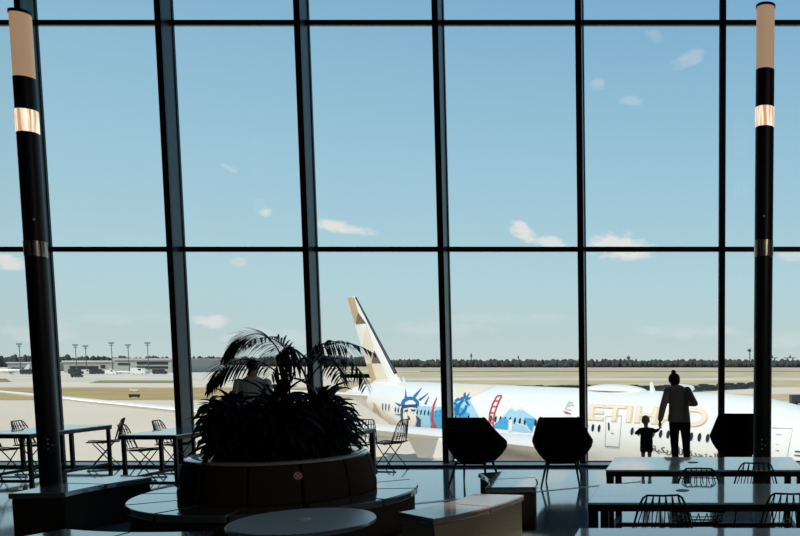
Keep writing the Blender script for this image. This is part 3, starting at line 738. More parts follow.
# Arabic line under the title, in joined letter forms set out from left to right
AR = {'ا':('\uFE8D','\uFE8E',0,0),'ل':('\uFEDD','\uFEDE','\uFEDF','\uFEE0'),'و':('\uFEED','\uFEEE',0,0),'ي':('\uFEF1','\uFEF2','\uFEF3','\uFEF4'),
      'ت':('\uFE95','\uFE96','\uFE97','\uFE98'),'م':('\uFEE1','\uFEE2','\uFEE3','\uFEE4'),'ح':('\uFEA1','\uFEA2','\uFEA3','\uFEA4'),'د':('\uFEA9','\uFEAA',0,0),
      'ة':('\uFE93','\uFE94',0,0),'أ':('\uFE83','\uFE84',0,0),'ر':('\uFEAD','\uFEAE',0,0),'ك':('\uFED9','\uFEDA','\uFEDB','\uFEDC')}
def shape(wd):
    o = []
    for i, ch in enumerate(wd):
        pv = i > 0 and AR[wd[i-1]][2] != 0; nx = i < len(wd)-1 and AR[ch][2] != 0
        o.append(AR[ch][(3 if nx else 1) if pv else (2 if nx else 0)])
    return ''.join(o)[::-1]
ar = ' '.join(shape(wd) for wd in 'الولايات المتحدة الأمريكية'.split()[::-1])
m, _ = place_text(ar, [(652.5,443.5),(752,455.5),(752,466.5),(652.5,453)], .03, .012); m.build('arabic_lettering', paint('charcoal paint', (70,66,66)), jet)
# painted scene on the rear fuselage
decal([Z1([(250,240),(430,245),(432,412),(255,412),(240,330)]), [(450,400),(470,400),(480,418),(478,436),(445,436)]], .02).build('livery_wash', pale_b, jet)
decal([Z1([(330,285),(425,255),(432,360),(420,412),(345,405)]), Z1([(495,235),(560,255),(600,300),(560,330),(495,300)])], .03).build('livery_wash', sky_b, jet)
crown = [Z1(p) for p in ([(165,192),(182,190),(175,122)],[(222,172),(240,182),(287,113)],[(258,196),(270,206),(332,148)],[(298,224),(309,232),(332,168)],[(132,246),(142,228),(98,214)],[(132,303),(146,292),(94,295)])]
crown += stroke(Z1([(150,240),(160,205),(190,188),(225,188),(250,210),(252,240)]), 3.4)
decal(crown, .035, 3).build('livery_crown', blue, jet)
decal([Z1([(158,240),(240,240),(245,300),(238,370),(205,400),(170,372),(155,310)])], .03).build('livery_face', cream, jet)
dk = [Z1(p) for p in ([(150,232),(250,228),(252,252),(205,248),(152,258)],[(240,300),(275,330),(272,395),(240,372),(250,340)],[(172,362),(205,388),(262,388),(268,412),(205,410),(160,392)],
   [(185,298),(203,318),(205,335),(188,330)],[(165,268),(192,262),(190,276),(166,280)],[(212,262),(240,262),(238,276),(212,276)],[(146,240),(158,244),(152,300),(160,372),(146,360),(138,300)])]
decal(dk, .04, 3).build('livery_shade', navy, jet)
rd = stroke(Z1([(382,182),(362,230),(352,280),(350,330),(365,375),(392,412)]), [.6,1.6,2.2,2.6,2.8,1.8]) + [Z1([(340,372),(372,360),(392,414),(345,412)])]
decal(rd, .045, 3).build('livery_sail', redp, jet)
pm = [Z1(p) for p in ([(560,160),(575,145),(578,178),(560,195)],[(575,178),(606,148),(590,178)],[(520,205),(548,178),(572,180),(556,200)],[(572,182),(608,180),(598,196),(575,196)],[(572,186),(588,206),(605,240),(582,232),(566,200)],[(500,200),(525,182),(540,196),(510,212)])]
pm += stroke(Z1([(560,198),(535,225),(518,260),(512,300)]), [2,3,3.5,3.5]) + stroke(Z1([(498,215),(520,240),(500,270)]), 3) + stroke(Z1([(580,235),(570,265),(550,290),(530,300)]), 2.6)
decal(pm, .04, 3).build('livery_palm', blue, jet)
br = stroke(Z2([(118,172),(88,225),(68,285),(62,350),(75,400)]), 1.2)+stroke(Z2([(150,168),(122,225),(100,285),(88,350),(98,405)]), 1.2)
for a, b_ in (((118,172),(150,168)),((98,205),(132,205)),((82,243),(114,243)),((70,285),(100,285)),((63,325),(92,325)),((63,352),(88,352)),((70,385),(94,385))): br += stroke(Z2([a,b_]), 1.1)
decal(br, .05, 3).build('livery_bridge', redp, jet)
decal([Z2([(85,372),(165,300),(215,240),(260,238),(300,275),(372,322),(348,418),(270,412),(100,386)])], .02).build('livery_mountain', pale_b, jet)
decal([Z2([(205,262),(222,238),(262,240),(290,272),(258,262),(240,276),(222,258)])], .03, 3).build('livery_snow', cream, jet)
decal([Z2([(88,374),(150,318),(190,330),(186,398),(102,388)]), Z2([(300,320),(370,324),(348,416),(318,372)])], .03).build('livery_lake', sky_b, jet)
decal(stroke(Z2([(205,330),(208,372),(204,408)]), 3.2)+stroke(Z2([(236,352),(300,370),(345,412)]), .8), .04, 3).build('livery_fall', cream, jet)
lg = stroke(Z2([(566,284),(608,292)]), 1.2)+stroke(Z2([(555,276),(590,282)]), .6)
decal(lg, .03, 3).build('livery_script', redp, jet)
lg = stroke(Z2([(570,268),(588,225),(604,205)]), 1.2)+stroke(Z2([(588,240),(620,232),(630,240)]), 1.2)+stroke(Z2([(580,262),(612,268)]), 1)+stroke(Z2([(600,222),(626,214)]), .8)
decal(lg, .03, 3).build('livery_emblem', greyl, jet)
# beige sweep on the crown of the rear fuselage and tail cone facets
decal([[(455,383.5),(496,385.5),(478,394),(466,400),(455,398)]], .015).build('livery_sweep', beige, jet)
decal([[(352,408),(374,402),(398,424),(404,434),(385,436),(362,424)]], .015).build('livery_sweep', beige, jet)
decal([[(374,402),(382,416),(396,428),(372,420)]], .025).build('tail_facet', tan, jet)

# wings
def wing(side):
    tab = [(2.3,20.8,15.2,3.75,1.7),(2.9,21.3,14.6,3.95,1.6),(6,23.8,11.2,4.5,1.15),(9.75,26.5,8.3,5.1,.85),(14,29.6,6.6,5.75,.62),(18,32.6,5.2,6.35,.5),(22,35.5,4.1,6.95,.38),(26,38.4,3.1,7.55,.28),(28.2,40.6,2.4,7.9,.2),(29.5,43.2,1.5,8.08,.12),(30.1,45.2,.5,8.16,.05)]
    if side > 0: tab = [(L,s_,c,z-.95*max(0,(L-10)/20)**1.5,t) for L,s_,c,z,t in tab]
    prof = [(0,0),(.02,.28),(.10,.48),(.30,.56),(.60,.36),(1,.02),(1,-.02),(.60,-.30),(.30,-.44),(.10,-.34),(.02,-.2)]
    rings = [[(-(s+c*u), side*L, z-.012*c*u+t*v) for u,v in prof] for L,s,c,z,t in tab]
    w = MB().loft(rings).build('wing', M['wingpaint'], jet, 50)
    for L,s,c,z in ((5.5,30.5,5,4.0),(9.75,33.2,4.6,4.6),(13.5,33.6,4.2,5.3),(17.5,36,3.6,5.95)):
        m = MB(); m.capsule([(-s+.8,side*L,z+.1),(-s-c*.4,side*L,z-.15),(-s-c,side*L,z+.05)], [.16,.34,.10], 12); m.build('flap_fairing', M['wingpaint'], w, 60)
    # engine
    e = MB(); cy = side*9.75; zc = 2.45
    prof = [(0,1.36),(-.08,1.52),(-.5,1.68),(-1.6,1.74),(-3.0,1.62),(-4.6,1.30),(-5.2,1.08)]
    ring = lambda x, r: [(-22.4+x, cy+r*math.cos(2*math.pi*j/40), zc+r*math.sin(2*math.pi*j/40)) for j in range(40)]
    e.loft([ring(-1.0,1.28)]+[ring(x,r) for x,r in prof]+[ring(-5.2,.95)], False)
    en = e.build('engine', M['nacelle'], jet, 50)
    MB().loft([ring(-5.0,.72),ring(-6.6,.30),ring(-7.0,.05)]).build('exhaust_cone', M['steel'], en, 50)
    MB().loft([ring(-1.0,1.27),ring(-1.02,.35),ring(-.55,.05)]).build('fan', M['black'], en, 50)
    m = MB(); m.hexa([(-24.5,cy-.18,zc+1.4),(-29.4,cy-.22,zc+1.1),(-29.4,cy+.22,zc+1.1),(-24.5,cy+.18,zc+1.4),(-26.6,cy-.2,5.05),(-31.0,cy-.2,5.0),(-31.0,cy+.2,5.0),(-26.6,cy+.2,5.05)]); m.build('pylon', M['wingpaint'], en, bevel=.06)
wing(-1); wing(1)
m = MB(); ell_r = lambda s, w, h, z: [(-s, w*math.cos(2*math.pi*j/24), z+h*math.sin(2*math.pi*j/24)) for j in range(24)]
m.loft([ell_r(18.5,.4,.3,2.3), ell_r(20,2.3,.9,2.6), ell_r(24,3.3,1.5,2.95), ell_r(32,3.35,1.55,2.95), ell_r(36,2.6,1.0,2.7), ell_r(39,.4,.3,2.3)]); m.build('belly_fairing', M['white'], jet, 60)
# tail fin with facet paint
def fin_sec(z):
    u = (z-7.2)/9.0; le = 52.0+8.2*(z-8.5)/7.7 if z > 8.5 else 52.0-3.2*((8.5-z)/1.3)**1.6; te = 57.0+(62.0-57.0)*(z-7.4)/8.8
    return le, te, .34*(1-u)+.10*u
fp = [(0,0),(.015,.25),(.06,.45),(.2,.8),(.4,1),(.65,.72),(1,.06)]
def fin_y(s, z, off=.02):
    le, te, h = fin_sec(z); u = max(0, min(1, (s-le)/(te-le)))
    for (a,va),(b_,vb) in zip(fp[:-1], fp[1:]):
        if u <= b_: return -(h*(va+(vb-va)*(u-a)/(b_-a))+off)
    return -off
rings = []
for z in (7.2,7.6,7.9,8.2,8.5,9.5,10.5,11.5,12.5,13.5,14.5,15.5,16.0,16.2):
    le, te, h = fin_sec(z); k = 1 if z < 16.1 else .6
    up = [(-(le+(te-le)*u), -h*k*v, z) for u,v in fp]; dn = [(-(le+(te-le)*u), h*k*v, z) for u,v in fp[1:]][::-1]
    rings.append(up+dn)
fin = MB().loft(rings).build('tail_fin', M['white'], jet, 40)
def fin_cast(px, py):
    o = JI @ CP; d = JI.to_3x3() @ ray(px, py); t = (-.15-o.y)/d.y; p = o+d*t
    z = max(7.3, min(16.15, p.z)); le, te, h = fin_sec(z); s = max(le+.02, min(te-.02, -p.x))
    return Vector((-s, fin_y(s, z), z))
Z8 = lambda L: [(330+x/3.06, 285+y/3.06) for x,y in L]
for c, ps in ((tan, [[(42,36),(72,38),(86,84),(78,112),(68,118)]]), (brown, [[(86,84),(110,118),(76,120),(78,108)]]), (cream, [[(76,122),(112,122),(98,186),(82,180)]]),
  (beige, [[(98,186),(112,122),(135,190),(128,238),(104,240)]]), (brown, [[(138,200),(160,240),(128,240)]]), (tan, [[(104,242),(128,240),(142,288),(120,300)]]), (beige, [[(128,242),(160,242),(182,288),(142,288)]])):
    decal([Z8(p) for p in ps], 0, 4, fin_cast).build('fin_facet', c, fin)
m = MB(); m.tube([(-(fin_sec(z)[0]-.02), -.02, z) for z in (8.7,11,13.5,16.1)], [.16,.13,.11,.08], 8); m.build('fin_leading_edge', M['frame'], fin, 60)  # bare metal edge in near black: its shade is painted in
# tailplanes
for sd in (-1,1):
    prof = [(0,0),(.05,.3),(.25,.5),(.6,.3),(1,.02),(1,-.02),(.6,-.3),(.25,-.5),(.05,-.3)]
    tab = [(.4,53.4,6.3,6.45,.55),(2,54.7,5.2,6.6,.45),(9.2,60.2,2.2,7.2,.18),(9.8,61.0,1.5,7.25,.08)]
    MB().loft([[(-(s+c*u), sd*L, z+t*v) for u,v in prof] for L,s,c,z,t in tab]).build('tailplane', M['wingpaint'], jet, 50)
# aerials, satellite dome
p0 = -interp([(0,0)],0)
m = MB(); m.loft([[(-(21.4-3.0*math.cos(a)+0), .95*math.sin(a)*math.cos(b_), 7.86+.42*math.sin(a)*math.sin(b_)) for b_ in [math.pi*k/10 for k in range(11)]] for a in [math.pi*i/14 for i in range(15)]], False, False)
m.build('satellite_dome', M['white'], jet, 60)
for s, h, c in ((17.55,.62,.42),(51.3,.5,.35),(50.4,.5,.35)):
    zt = interp(TZ, s)-.05; m = MB(); m.hexa([(-s,-.05,zt),(-s-c,-.05,zt),(-s-c,.05,zt),(-s,.05,zt),(-s-c*.55,-.02,zt+h),(-s-c*1.1,-.02,zt+h),(-s-c*1.1,.02,zt+h),(-s-c*.55,.02,zt+h)]); m.build('aerial', M['white'], jet)
# undercarriage
def gear(x, y, ztop, wheels):
    g = MB(); g.tube([(x,y,.55),(x,y,ztop)], .16, 12); g.box(x-.9 if len(wheels) > 2 else x-.1, x+.9 if len(wheels) > 2 else x+.1, y-.1, y+.1, .48, .68)
    g = g.build('landing_gear', M['steel'], jet, 40)
    for wx, wy in wheels:
        m = MB(); rg = lambda yy, r: [(x+wx+r*math.cos(2*math.pi*j/24), y+wy+yy, .64+r*math.sin(2*math.pi*j/24)) for j in range(24)]
        m.loft([rg(-.2,.4),rg(-.2,.56),rg(-.12,.64),rg(.12,.64),rg(.2,.56),rg(.2,.4)]); m.build('wheel', M['tyre'], g, 50)
for sd in (-1,1): gear(-33.2, sd*4.9, 4.2, [(-.72,-.45),(-.72,.45),(.72,-.45),(.72,.45)])
gear(-5.6, 0, 2.6, [(0,-.4),(0,.4)])

# ------------------------------------------------------------------ airfield
def flat(name, pts, z, m, label, cat, kind='structure'):
    P = [at_z(x, y, z) for x,y in pts]
    return tag(MB().add([tuple(p) for p in P], [tuple(range(len(P)))]).build(name, m), label, cat, None, kind)
def flat_w(name, pts, z, m, label, cat, kind='structure'):
    return tag(MB().add([(x,y,z) for x,y in pts], [tuple(range(len(pts)))]).build(name, m), label, cat, None, kind)
apron = mat('apron concrete', tuple(v/LIT for v in lin((232,216,192))), .9, 0, .15, (.03,.10))
flat_w('ground', [(-3500,14.5),(2500,14.5),(2500,4800),(-3500,4800)], GZ, apron, 'wide beige apron and airfield outside', 'ground')
def gmat(c, sc=.02, am=.18): return mat('airfield', tuple(v/LIT for v in lin(c)), .95, 0, .1, (sc, am))
def strip(name, y0, y1, x0, x1, c, label, cat, k, kind='structure', sc=.02, am=.2, tip=0):
    sc *= 1.6; am = min(.5, am*1.9)
    return flat(name, [(x0,y1),(x1,y1),(x1-tip,y0),(x0+tip,y0)], GZ+.02*k, gmat(c, sc, am), label, cat, kind)
# left half of the field
strip('road', 373, 381.5, -500, 372, (222,212,192), 'pale taxiway in front of the distant hangars', 'taxiway', 1)
strip('grass', 380.4, 383, 88, 185, (150,138,100), 'small dark grass patch between the taxiways', 'grass', 2, 'stuff', .03, .25, 12)
strip('grass', 378.5, 382, -40, 12, (160,140,100), 'grass patch at the left edge beyond the taxiway', 'grass', 2, 'stuff', .03, .25, 6)
strip('grass', 388, 400, -500, 372, (188,164,112), 'golden grass strip on the left half of the airfield', 'grass', 2, 'stuff', .03, .22)
strip('road', 387, 388.2, -500, 372, (205,190,160), 'thin pale edge line beyond the golden grass', 'taxiway', 3)
# right half
strip('grass', 365, 371, 340, 1500, (196,184,154), 'dry grass at the foot of the distant trees', 'grass', 1, 'stuff', .01, .25)
strip('grass', 371.6, 378, 340, 1500, (202,188,152), 'dry grass between the far runways', 'grass', 1, 'stuff', .015, .25)
strip('road', 378.3, 380, 340, 1500, (222,212,188), 'pale runway across the right half', 'taxiway', 2)
strip('road', 371, 371.8, 420, 1500, (140,128,104), 'thin dark far runway edge', 'taxiway', 2)
strip('grass', 380.4, 387, 340, 1500, (204,186,146), 'tan grass beyond the airliner', 'grass', 2, 'stuff', .03, .25)
strip('grass', 394, 401, 715, 1500, (206,186,146), 'tan grass on the right beyond the nose of the airliner', 'grass', 2, 'stuff', .05, .25)
rk = MB(); rnd = random.Random(3)
P0 = [(512,388.2,.6),(560,388.6,1.6),(600,389.4,3.2),(640,390,3.6),(700,388.6,2.6),(758,385.6,2.4)]
for k in range(520):
    u = rnd.random()*(len(P0)-1); i = int(u); f = u-i
    x = P0[i][0]*(1-f)+P0[i+1][0]*f; yc = P0[i][1]*(1-f)+P0[i+1][1]*f; hw = P0[i][2]*(1-f)+P0[i+1][2]*f
    p = at_z(x, yc+rnd.uniform(-1,1)*hw, GZ); r = rnd.uniform(.6,1.5)
    q = [(p.x+r*1.6*math.cos(a)*rnd.uniform(.7,1.2), p.y+r*2.2*math.sin(a)*rnd.uniform(.7,1.2)) for a in [i_*1.047 for i_ in range(6)]]
    rk.add([(x_,y_,GZ-.1) for x_,y_ in q]+[(p.x+(x_-p.x)*.55,p.y+(y_-p.y)*.55,GZ+r*.6) for x_,y_ in q], [tuple(range(6,12))]+[(a,(a+1)%6,6+(a+1)%6,6+a) for a in range(6)])
tag(rk.build('rubble', mat('dark rock', (.02,.027,.027), .9, 0, .2, (.5,.5))), 'line of dark rocks along the channel beyond the airliner', 'rocks', None, 'stuff')
flat('road', [(512,388.6),(560,390.4),(640,394),(700,391.6),(758,388.2),(758,383.2),(700,386),(640,386.2),(560,386.8)], GZ+.07, mat('dark channel', (.05,.07,.07), .6, 0, .3, (.05,.4)), 'dark channel running behind the airliner', 'channel')
# trees on the horizon
tm = mat('distant trees', (.062,.074,.064), .9, 0, .1, (.03,.6))
def treeline(x0, x1, Y, top, n, label, seed):
    rnd = random.Random(seed); m = MB()
    for k in range(n):
        px = x0+(x1-x0)*(k+rnd.random())/n; p = at_y(px, 361, Y+rnd.uniform(-50,50)); h = (at_y(px, top+rnd.choice((-1.2,0,.6,1.5,2.2,3))+rnd.uniform(-.8,.8), Y).z-GZ); r = rnd.uniform(1.8,5.0)
        m.sphere((p.x, p.y, GZ+h*.5), (r, r, h*.5), 8, 5)
    tag(m.build('treeline', tm, None, 60), label, 'trees', None, 'stuff')
treeline(380, 860, 1250, 360.4, 1300, 'long dark band of trees on the right horizon', 1)
treeline(-60, 375, 1420, 357.3, 800, 'dark band of trees on the left horizon behind the hangars', 2)
treeline(-60, 70, 1230, 355.8, 110, 'taller trees on the far left horizon', 4)
# hangars and terminal blocks
def bld(label, x0, x1, ytop, ybase, depth, wallc, roofc, wins=(), extra=()):
    a = at_z((x0+x1)/2, ybase, GZ); Y = a.y
    xl, xr = at_y(x0, ybase, Y).x, at_y(x1, ybase, Y).x; h = at_y(x0, ytop, Y).z-GZ
    t = thing('hangar', label, 'building', ((xl+xr)/2, Y, GZ), 0, 'distant airport buildings'); w = (xr-xl)/2
    MB().box(-w,w,0,depth,0,h*.86).build('wall', gmat(wallc,.05,.08), t)
    MB().box(-w-.8,w+.8,-.8,depth+.8,h*.86,h).build('roof', gmat(roofc,.05,.06), t)
    for wx0, wx1, wy0, wy1 in wins:
        c0 = at_y(wx0, wy1, Y); c1 = at_y(wx1, wy0, Y)
        MB().box(c0.x-(xl+xr)/2, c1.x-(xl+xr)/2, -.35, .2, c0.z-GZ, c1.z-GZ).build('window_strip', mat('dark window', (.02,.024,.026), .3, 0, .5, (.1,.2)), t)
    return t
bld('long pale hangar right of the left light column', 64, 116, 360.5, 372.6, 60, (178,178,172), (215,215,208), ((70,98,366,370),(101,105,365,368)))
bld('grey terminal block with two dark window strips', 115, 172, 358.2, 372.8, 70, (188,188,183), (200,200,196), ((137,168,361.8,364.4),(137,168,366.2,368.6),(118,130,363,365)))
bld('low grey hangar at the far left edge', 8, 34, 362, 371.5, 60, (165,168,165), (205,208,204), ((12,30,367.5,370),))
bld('white shed between the mullion and the planter', 191, 216, 365.5, 371.5, 50, (205,205,198), (225,225,220))
bld('small white shed before the trees right of the tail', 457, 467, 363.4, 366.6, 30, (225,222,212), (235,232,225))
bld('pale low sheds at the foot of the trees by the woman', 606, 640, 362.8, 366.4, 30, (190,184,170), (205,200,190))
bld('low shed at the far right under the cranes', 766, 800, 361.5, 366, 30, (150,150,142), (170,168,160))
# masts
def mast(label, px, ytop, ybase, Y=None):
    a = at_z(px, ybase, GZ); Y = a.y; z = at_y(px, ytop, Y).z-GZ
    t = thing('light_mast', label, 'mast', a, 0, 'floodlight masts by the hangars'); s = Y/700
    MB().tube([(0,0,0),(0,0,z)], [.38*s,.26*s], 8).build('pole', gmat((120,122,120)), t, 60)
    m = MB(); m.box(-2.2*s,2.2*s,-.4,.4,z-.5*s,z+.5*s); m.box(-1.4*s,1.4*s,-.3,.3,z-2.2*s,z-1.6*s); m.build('lamp_bar', gmat((110,112,112)), t)
for lb, px, yt in (('tall floodlight mast left of the left light column', 21, 344),('floodlight mast at the left end of the pale hangar', 77, 345),('floodlight mast second from the left end of the hangar', 87, 346),
  ('tall floodlight mast where the hangar meets the terminal block', 113, 343),('floodlight mast above the left of the terminal block', 129.5, 345),('tall floodlight mast before the right of the terminal block', 149, 343)):
    mast(lb, px, yt, 373.6)
def tower(label, px, ytop, ybase, cat='tower', name='control_tower', w=1.):
    a = at_z(px, ybase, GZ); z = at_y(px, ytop, a.y).z-GZ
    t = thing(name, label, cat, a); s = a.y/800
    MB().lathe([(0,0),(1.4*s*w,0),(1.0*s*w,z*.7),(0,z*.7)], 12).build('shaft', gmat((150,150,146)), t, 60)
    MB().lathe([(0,z*.68),(1.6*s*w,z*.72),(2.0*s*w,z*.86),(1.7*s*w,z*.9),(0,z)], 12).build('cab', gmat((120,124,124)), t, 60)
tower('small distant control tower on the horizon left of the woman', 628.5, 355.5, 366.8)
tower('thin tower above the trees right of the tail fin', 471.5, 353, 366.9, w=.5)
tower('thin tower above the trees in the middle of the horizon', 518.5, 355.2, 366.5, w=.4)
# lone palm and quay cranes
a = at_z(749.5, 366.5, GZ); z = at_y(749, 350, a.y).z-GZ
t = thing('palm_tree', 'lone tall palm on the horizon left of the right light column', 'tree', a)
MB().tube([(0,0,0),(.6,0,z*.5),(0,0,z)], [1.1,.9,.8], 8).build('trunk', gmat((75,80,75)), t, 60)
m = MB(); rnd = random.Random(8)
for k in range(26):
    a_ = k*2.4; el = rnd.uniform(-.3,1.2); blade(m, (0,0,z), (math.cos(a_)*math.cos(el),math.sin(a_)*math.cos(el),math.sin(el)), rnd.uniform(4.5,7), 1.7, 1.6, 5, .1)
m.build('crown', mat('distant palm', (.05,.07,.055), .9, 0, .1, (.1,.3)), t)
for px, lb in ((772,'quay crane on the far right horizon, left of two'),(790,'quay crane on the far right horizon, right of two')):
    a = at_z(px, 365.5, GZ); Y = a.y; z = at_y(px, 357, Y).z-GZ
    t = thing('quay_crane', lb, 'crane', a, 0, 'quay cranes on the horizon'); cm = gmat((105,108,106))
    m = MB(); [m.box(x-.8,x+.8,y-.8,y+.8,0,z*.9) for x in (-6,6) for y in (-5,5)]; m.build('frame', cm, t)
    MB().box(-14,12,-1.2,1.2,z*.86,z*.94).build('boom', cm, t); MB().hexa([(-3,-1,z*.9),(3,-1,z*.9),(3,1,z*.9),(-3,1,z*.9),(-.5,-.5,z*1.25),(.5,-.5,z*1.25),(.5,.5,z*1.25),(-.5,.5,z*1.25)]).build('mast', cm, t)
# small parked jets, vans and boards
def jet_far(label, px, py, rz, L):
    a = at_z(px, py, GZ); t = thing('parked_jet', label, 'airplane', a, rz, 'small parked jets by the hangars'); r = L*.055
    MB().capsule([(L*.45,0,r*1.5),(L*.2,0,r*1.6),(-L*.25,0,r*1.7),(-L*.48,0,r*2.2)], [r*.6,r,r,r*.3], 14).build('fuselage', M['white'], t, 60)
    for s in (-1,1): MB().hexa([(L*.08,0,r),(-L*.1,0,r),(-L*.22,s*L*.45,r*1.6),(-L*.17,s*L*.45,r*1.6),(L*.08,0,r*1.4),(-L*.1,0,r*1.4),(-L*.22,s*L*.45,r*1.75),(-L*.17,s*L*.45,r*1.75)]).build('wing', M['wingpaint'], t)
    MB().hexa([(-L*.34,-.2,r*2),(-L*.48,-.2,r*2),(-L*.48,.2,r*2),(-L*.34,.2,r*2),(-L*.46,-.1,r*5.2),(-L*.52,-.1,r*5.2),(-L*.52,.1,r*5.2),(-L*.46,.1,r*5.2)]).build('fin', M['wingpaint'], t)
    m = MB(); [m.tube([(x,y,0),(x,y,r)], r*.18, 8) for x,y in ((L*.36,0),(-L*.05,r),(-L*.05,-r))]; m.build('landing_gear', M['tyre'], t)
jet_far('white parked jet at the left edge in front of the hangar', 9, 374, R(200), 26)
jet_far('white parked jet half behind the left light column', 32, 373.5, R(160), 18)
jet_far('white parked jet in front of the terminal block windows', 122, 374, R(15), 16)
def van(label, px, py, L, c, rz=0, cat='van', name='van'):
    a = at_z(px, py, GZ); t = thing(name, label, cat, a, rz, 'service vehicles on the airfield'); h = L*.42; w = L*.2
    m = MB(); m.prism([(-L/2,.35),(L/2,.35),(L/2,h*.55),(L*.36,h*.62),(L*.24,h),(-L/2,h)], -w, w)
    m.v = [(x, z, y) for x,y,z in m.v]; m.build('body', c, t, bevel=.05)
    m = MB(); m.box(L*.02,L*.22,-w-.02,w+.02,h*.62,h*.9); m.build('window', M['pane'], t)
    for x in (-L*.3, L*.3):
        for y in (-w, w):
            k = MB(); k.loft([[(x+.38*math.cos(i*.524), y-.1, .38+.38*math.sin(i*.524)) for i in range(12)],[(x+.38*math.cos(i*.524), y+.1, .38+.38*math.sin(i*.524)) for i in range(12)]]); k.build('wheel', M['tyre'], t, 40)
vw = M['white']; vd = mat('dark vehicle paint', (.03,.035,.04), .4, 0, .5, (1,.1))
van('dark service van at the far right beyond the airliner nose', 802, 404.8, 5.4, vd, R(8))
for lb, px, py, L, c in (('dark van before the pale hangar, left of three', 76, 374.2, 9, vd),('white van before the pale hangar, centre of three', 88, 374, 8, vw),('dark van before the pale hangar, right of three', 97, 374.2, 9, vd),
  ('white van before the left of the terminal block', 112, 374.4, 8, vw),('white truck before the middle of the terminal block', 140, 374.2, 11, vw),('dark van before the right end of the terminal block', 160, 374.2, 9, vd),
  ('dark van left of the left light column', 28, 374.4, 9, vd),('small tug alone on the pale taxiway', 77, 377.4, 6, vd)):
    van(lb, px, py, L, c)
for lb, px, py, c in (('white runway board on the golden grass', 134.5, 392, (240,235,222)),('dark runway board on the golden grass', 134.5, 398, (60,58,52))):
    a = at_z(px, py, GZ); t = thing('runway_board', lb, 'sign', a, 0, 'runway boards on the grass')
    MB().box(-1.4,1.4,-.15,.15,.3,1.0).build('panel', gmat(c), t); m = MB(); m.box(-1.1,-.9,-.1,.1,0,.3); m.box(.9,1.1,-.1,.1,0,.3); m.build('feet', M['black'], t)

# ------------------------------------------------------------------ light
wd = bpy.data.worlds.new('sky'); SC.world = wd; wd.use_nodes = True; nt = wd.node_tree; nt.nodes.clear()
N = nt.nodes.new; Lk = nt.links.new
def math_(op, a, b=None, c=None, clamp=False):
    n = N('ShaderNodeMath'); n.operation = op; n.use_clamp = clamp
    for i, v in enumerate((a, b, c)):
        if v is None: continue
        if isinstance(v, (int, float)): n.inputs[i].default_value = v
        else: Lk(v, n.inputs[i])
    return n.outputs[0]
tc = N('ShaderNodeTexCoord'); sp = N('ShaderNodeSeparateXYZ'); Lk(tc.outputs['Generated'], sp.inputs[0])
ez = sp.outputs[2]
cr = N('ShaderNodeValToRGB'); Lk(math_('MULTIPLY', ez, 1.0, None, True), cr.inputs[0])
els = [(0,(198,213,210)),(.03,(190,211,212)),(.09,(182,213,220)),(.18,(166,204,220)),(.30,(147,191,216)),(.42,(124,173,207)),(1,(70,120,180))]
ramp = cr.color_ramp
while len(ramp.elements) < len(els): ramp.elements.new(.5)
for e,(p,c) in zip(ramp.elements, els): e.position = p; e.color = (*lin(c),1)
yy = math_('MAXIMUM', sp.outputs[1], .02)
U = math_('DIVIDE', sp.outputs[0], yy); V = math_('DIVIDE', ez, yy)
nz = N('ShaderNodeTexNoise'); nz.inputs['Scale'].default_value = 1; nz.inputs['Detail'].default_value = 7; nz.inputs['Roughness'].default_value = .62
cb = N('ShaderNodeCombineXYZ'); Lk(math_('MULTIPLY', U, 26.), cb.inputs[0]); Lk(math_('MULTIPLY', V, 60.), cb.inputs[1]); Lk(cb.outputs[0], nz.inputs['Vector'])
nf = nz.outputs['Fac']; total = None
clouds_and_glints = [(345,228,33,8,.20,1.),(526,234,18,11,.45,1.),(550,242,26,8,.2,.9),(620,247,42,16,.1,1.1),(212,322,27,9,-.05,.85),(6,262,22,10,.1,1.),(265,212,8,6,0,.75),(229,169,11,5,.3,.4),  # also holds faint lamp reflections from the glass, painted into the sky
          (598,85,10,8,-.3,.28),(629,101,14,6,-.1,.28),(690,58,18,9,-.35,.28),(655,36,12,8,0,.2),(238,262,11,5,.1,.4),(500,318,90,7,0,.22),(690,332,70,8,0,.35),(440,328,70,10,0,.25),(270,338,60,10,0,.3),(120,318,60,8,0,.2),(792,256,18,6,0,.5),(786,340,40,10,0,.3),(40,330,60,14,0,.3)]
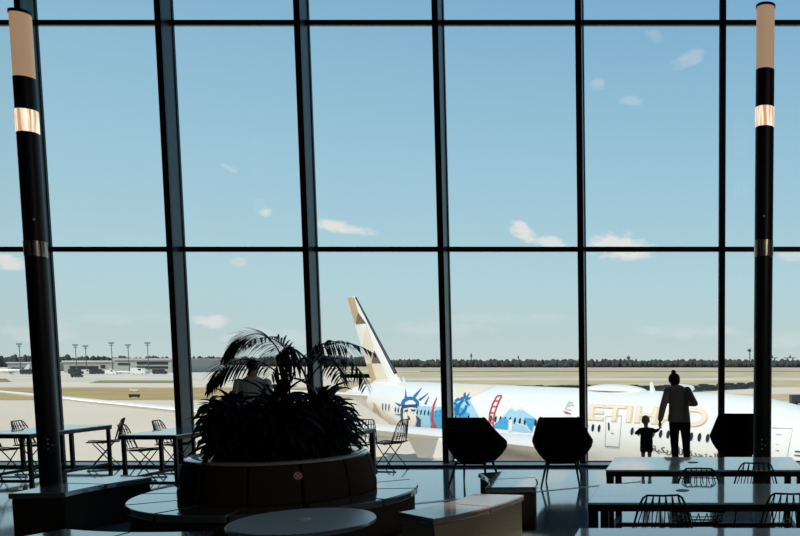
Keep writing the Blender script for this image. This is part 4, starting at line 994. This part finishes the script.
for px,py,w,h,tl,s in clouds_and_glints:
    r = ray(px,py); u0, v0 = r.x/r.y, r.z/r.y
    du = math_('SUBTRACT', U, u0); dv = math_('SUBTRACT', V, v0)
    dv = math_('MULTIPLY_ADD', du, tl, dv)
    a = math_('MULTIPLY', du, 800/w); b_ = math_('MULTIPLY', dv, 800/h)
    d2 = math_('ADD', math_('MULTIPLY', a, a), math_('MULTIPLY', b_, b_))
    k = math_('SUBTRACT', 1.0, d2)                                   # 1 in the middle, 0 at the rim
    k = math_('ADD', k, math_('MULTIPLY', math_('SUBTRACT', nf, .55), 3.6))
    k = math_('MULTIPLY', math_('MULTIPLY', k, 1.25, None, True), s)
    total = k if total is None else math_('MAXIMUM', total, k)
mx = N('ShaderNodeMix'); mx.data_type = 'RGBA'; Lk(math_('MULTIPLY', total, .95, None, True), mx.inputs[0]); Lk(cr.outputs[0], mx.inputs[6]); mx.inputs[7].default_value = (*lin((232,231,228)),1)
bg = N('ShaderNodeBackground'); Lk(mx.outputs[2], bg.inputs[0]); bg.inputs[1].default_value = 1.0
ow = N('ShaderNodeOutputWorld'); Lk(bg.outputs[0], ow.inputs[0])
sun = bpy.data.lights.new('sun','SUN'); sun.energy = 3.6; sun.angle = R(.55); sun.color = (1,.95,.86)
so = bpy.data.objects.new('sun', sun); COL.objects.link(so)
so.rotation_euler = Vector((.35,.50,-1.0)).to_track_quat('-Z','Y').to_euler()
def area(name, loc, tgt, sx, sy, e, c):
    l = bpy.data.lights.new(name,'AREA'); l.shape = 'RECTANGLE'; l.size = sx; l.size_y = sy; l.energy = e; l.color = c
    o = bpy.data.objects.new(name, l); COL.objects.link(o); o.location = loc; o.rotation_euler = (Vector(tgt)-Vector(loc)).to_track_quat('-Z','Y').to_euler()
area('wall_lamp_panel', (8.6, 0.5, 6.5), (-3, 7.5, .8), 2.4, 1.6, 170, (1,.90,.78))
sp_ = bpy.data.lights.new('added_sun_spot','SPOT'); sp_.energy = 3600; sp_.spot_size = R(8); sp_.spot_blend = .7; sp_.color = (1,.86,.72); sp_.shadow_soft_size = .08  # added spot, no lamp there: it makes the sun patch on the bench
o = bpy.data.objects.new('added_sun_spot', sp_); COL.objects.link(o); o.location = (-1.0, 7.2, 9.9); o.rotation_euler = (Vector((-1.80,7.45,.45))-Vector((-1.0,7.2,9.9))).to_track_quat('-Z','Y').to_euler()
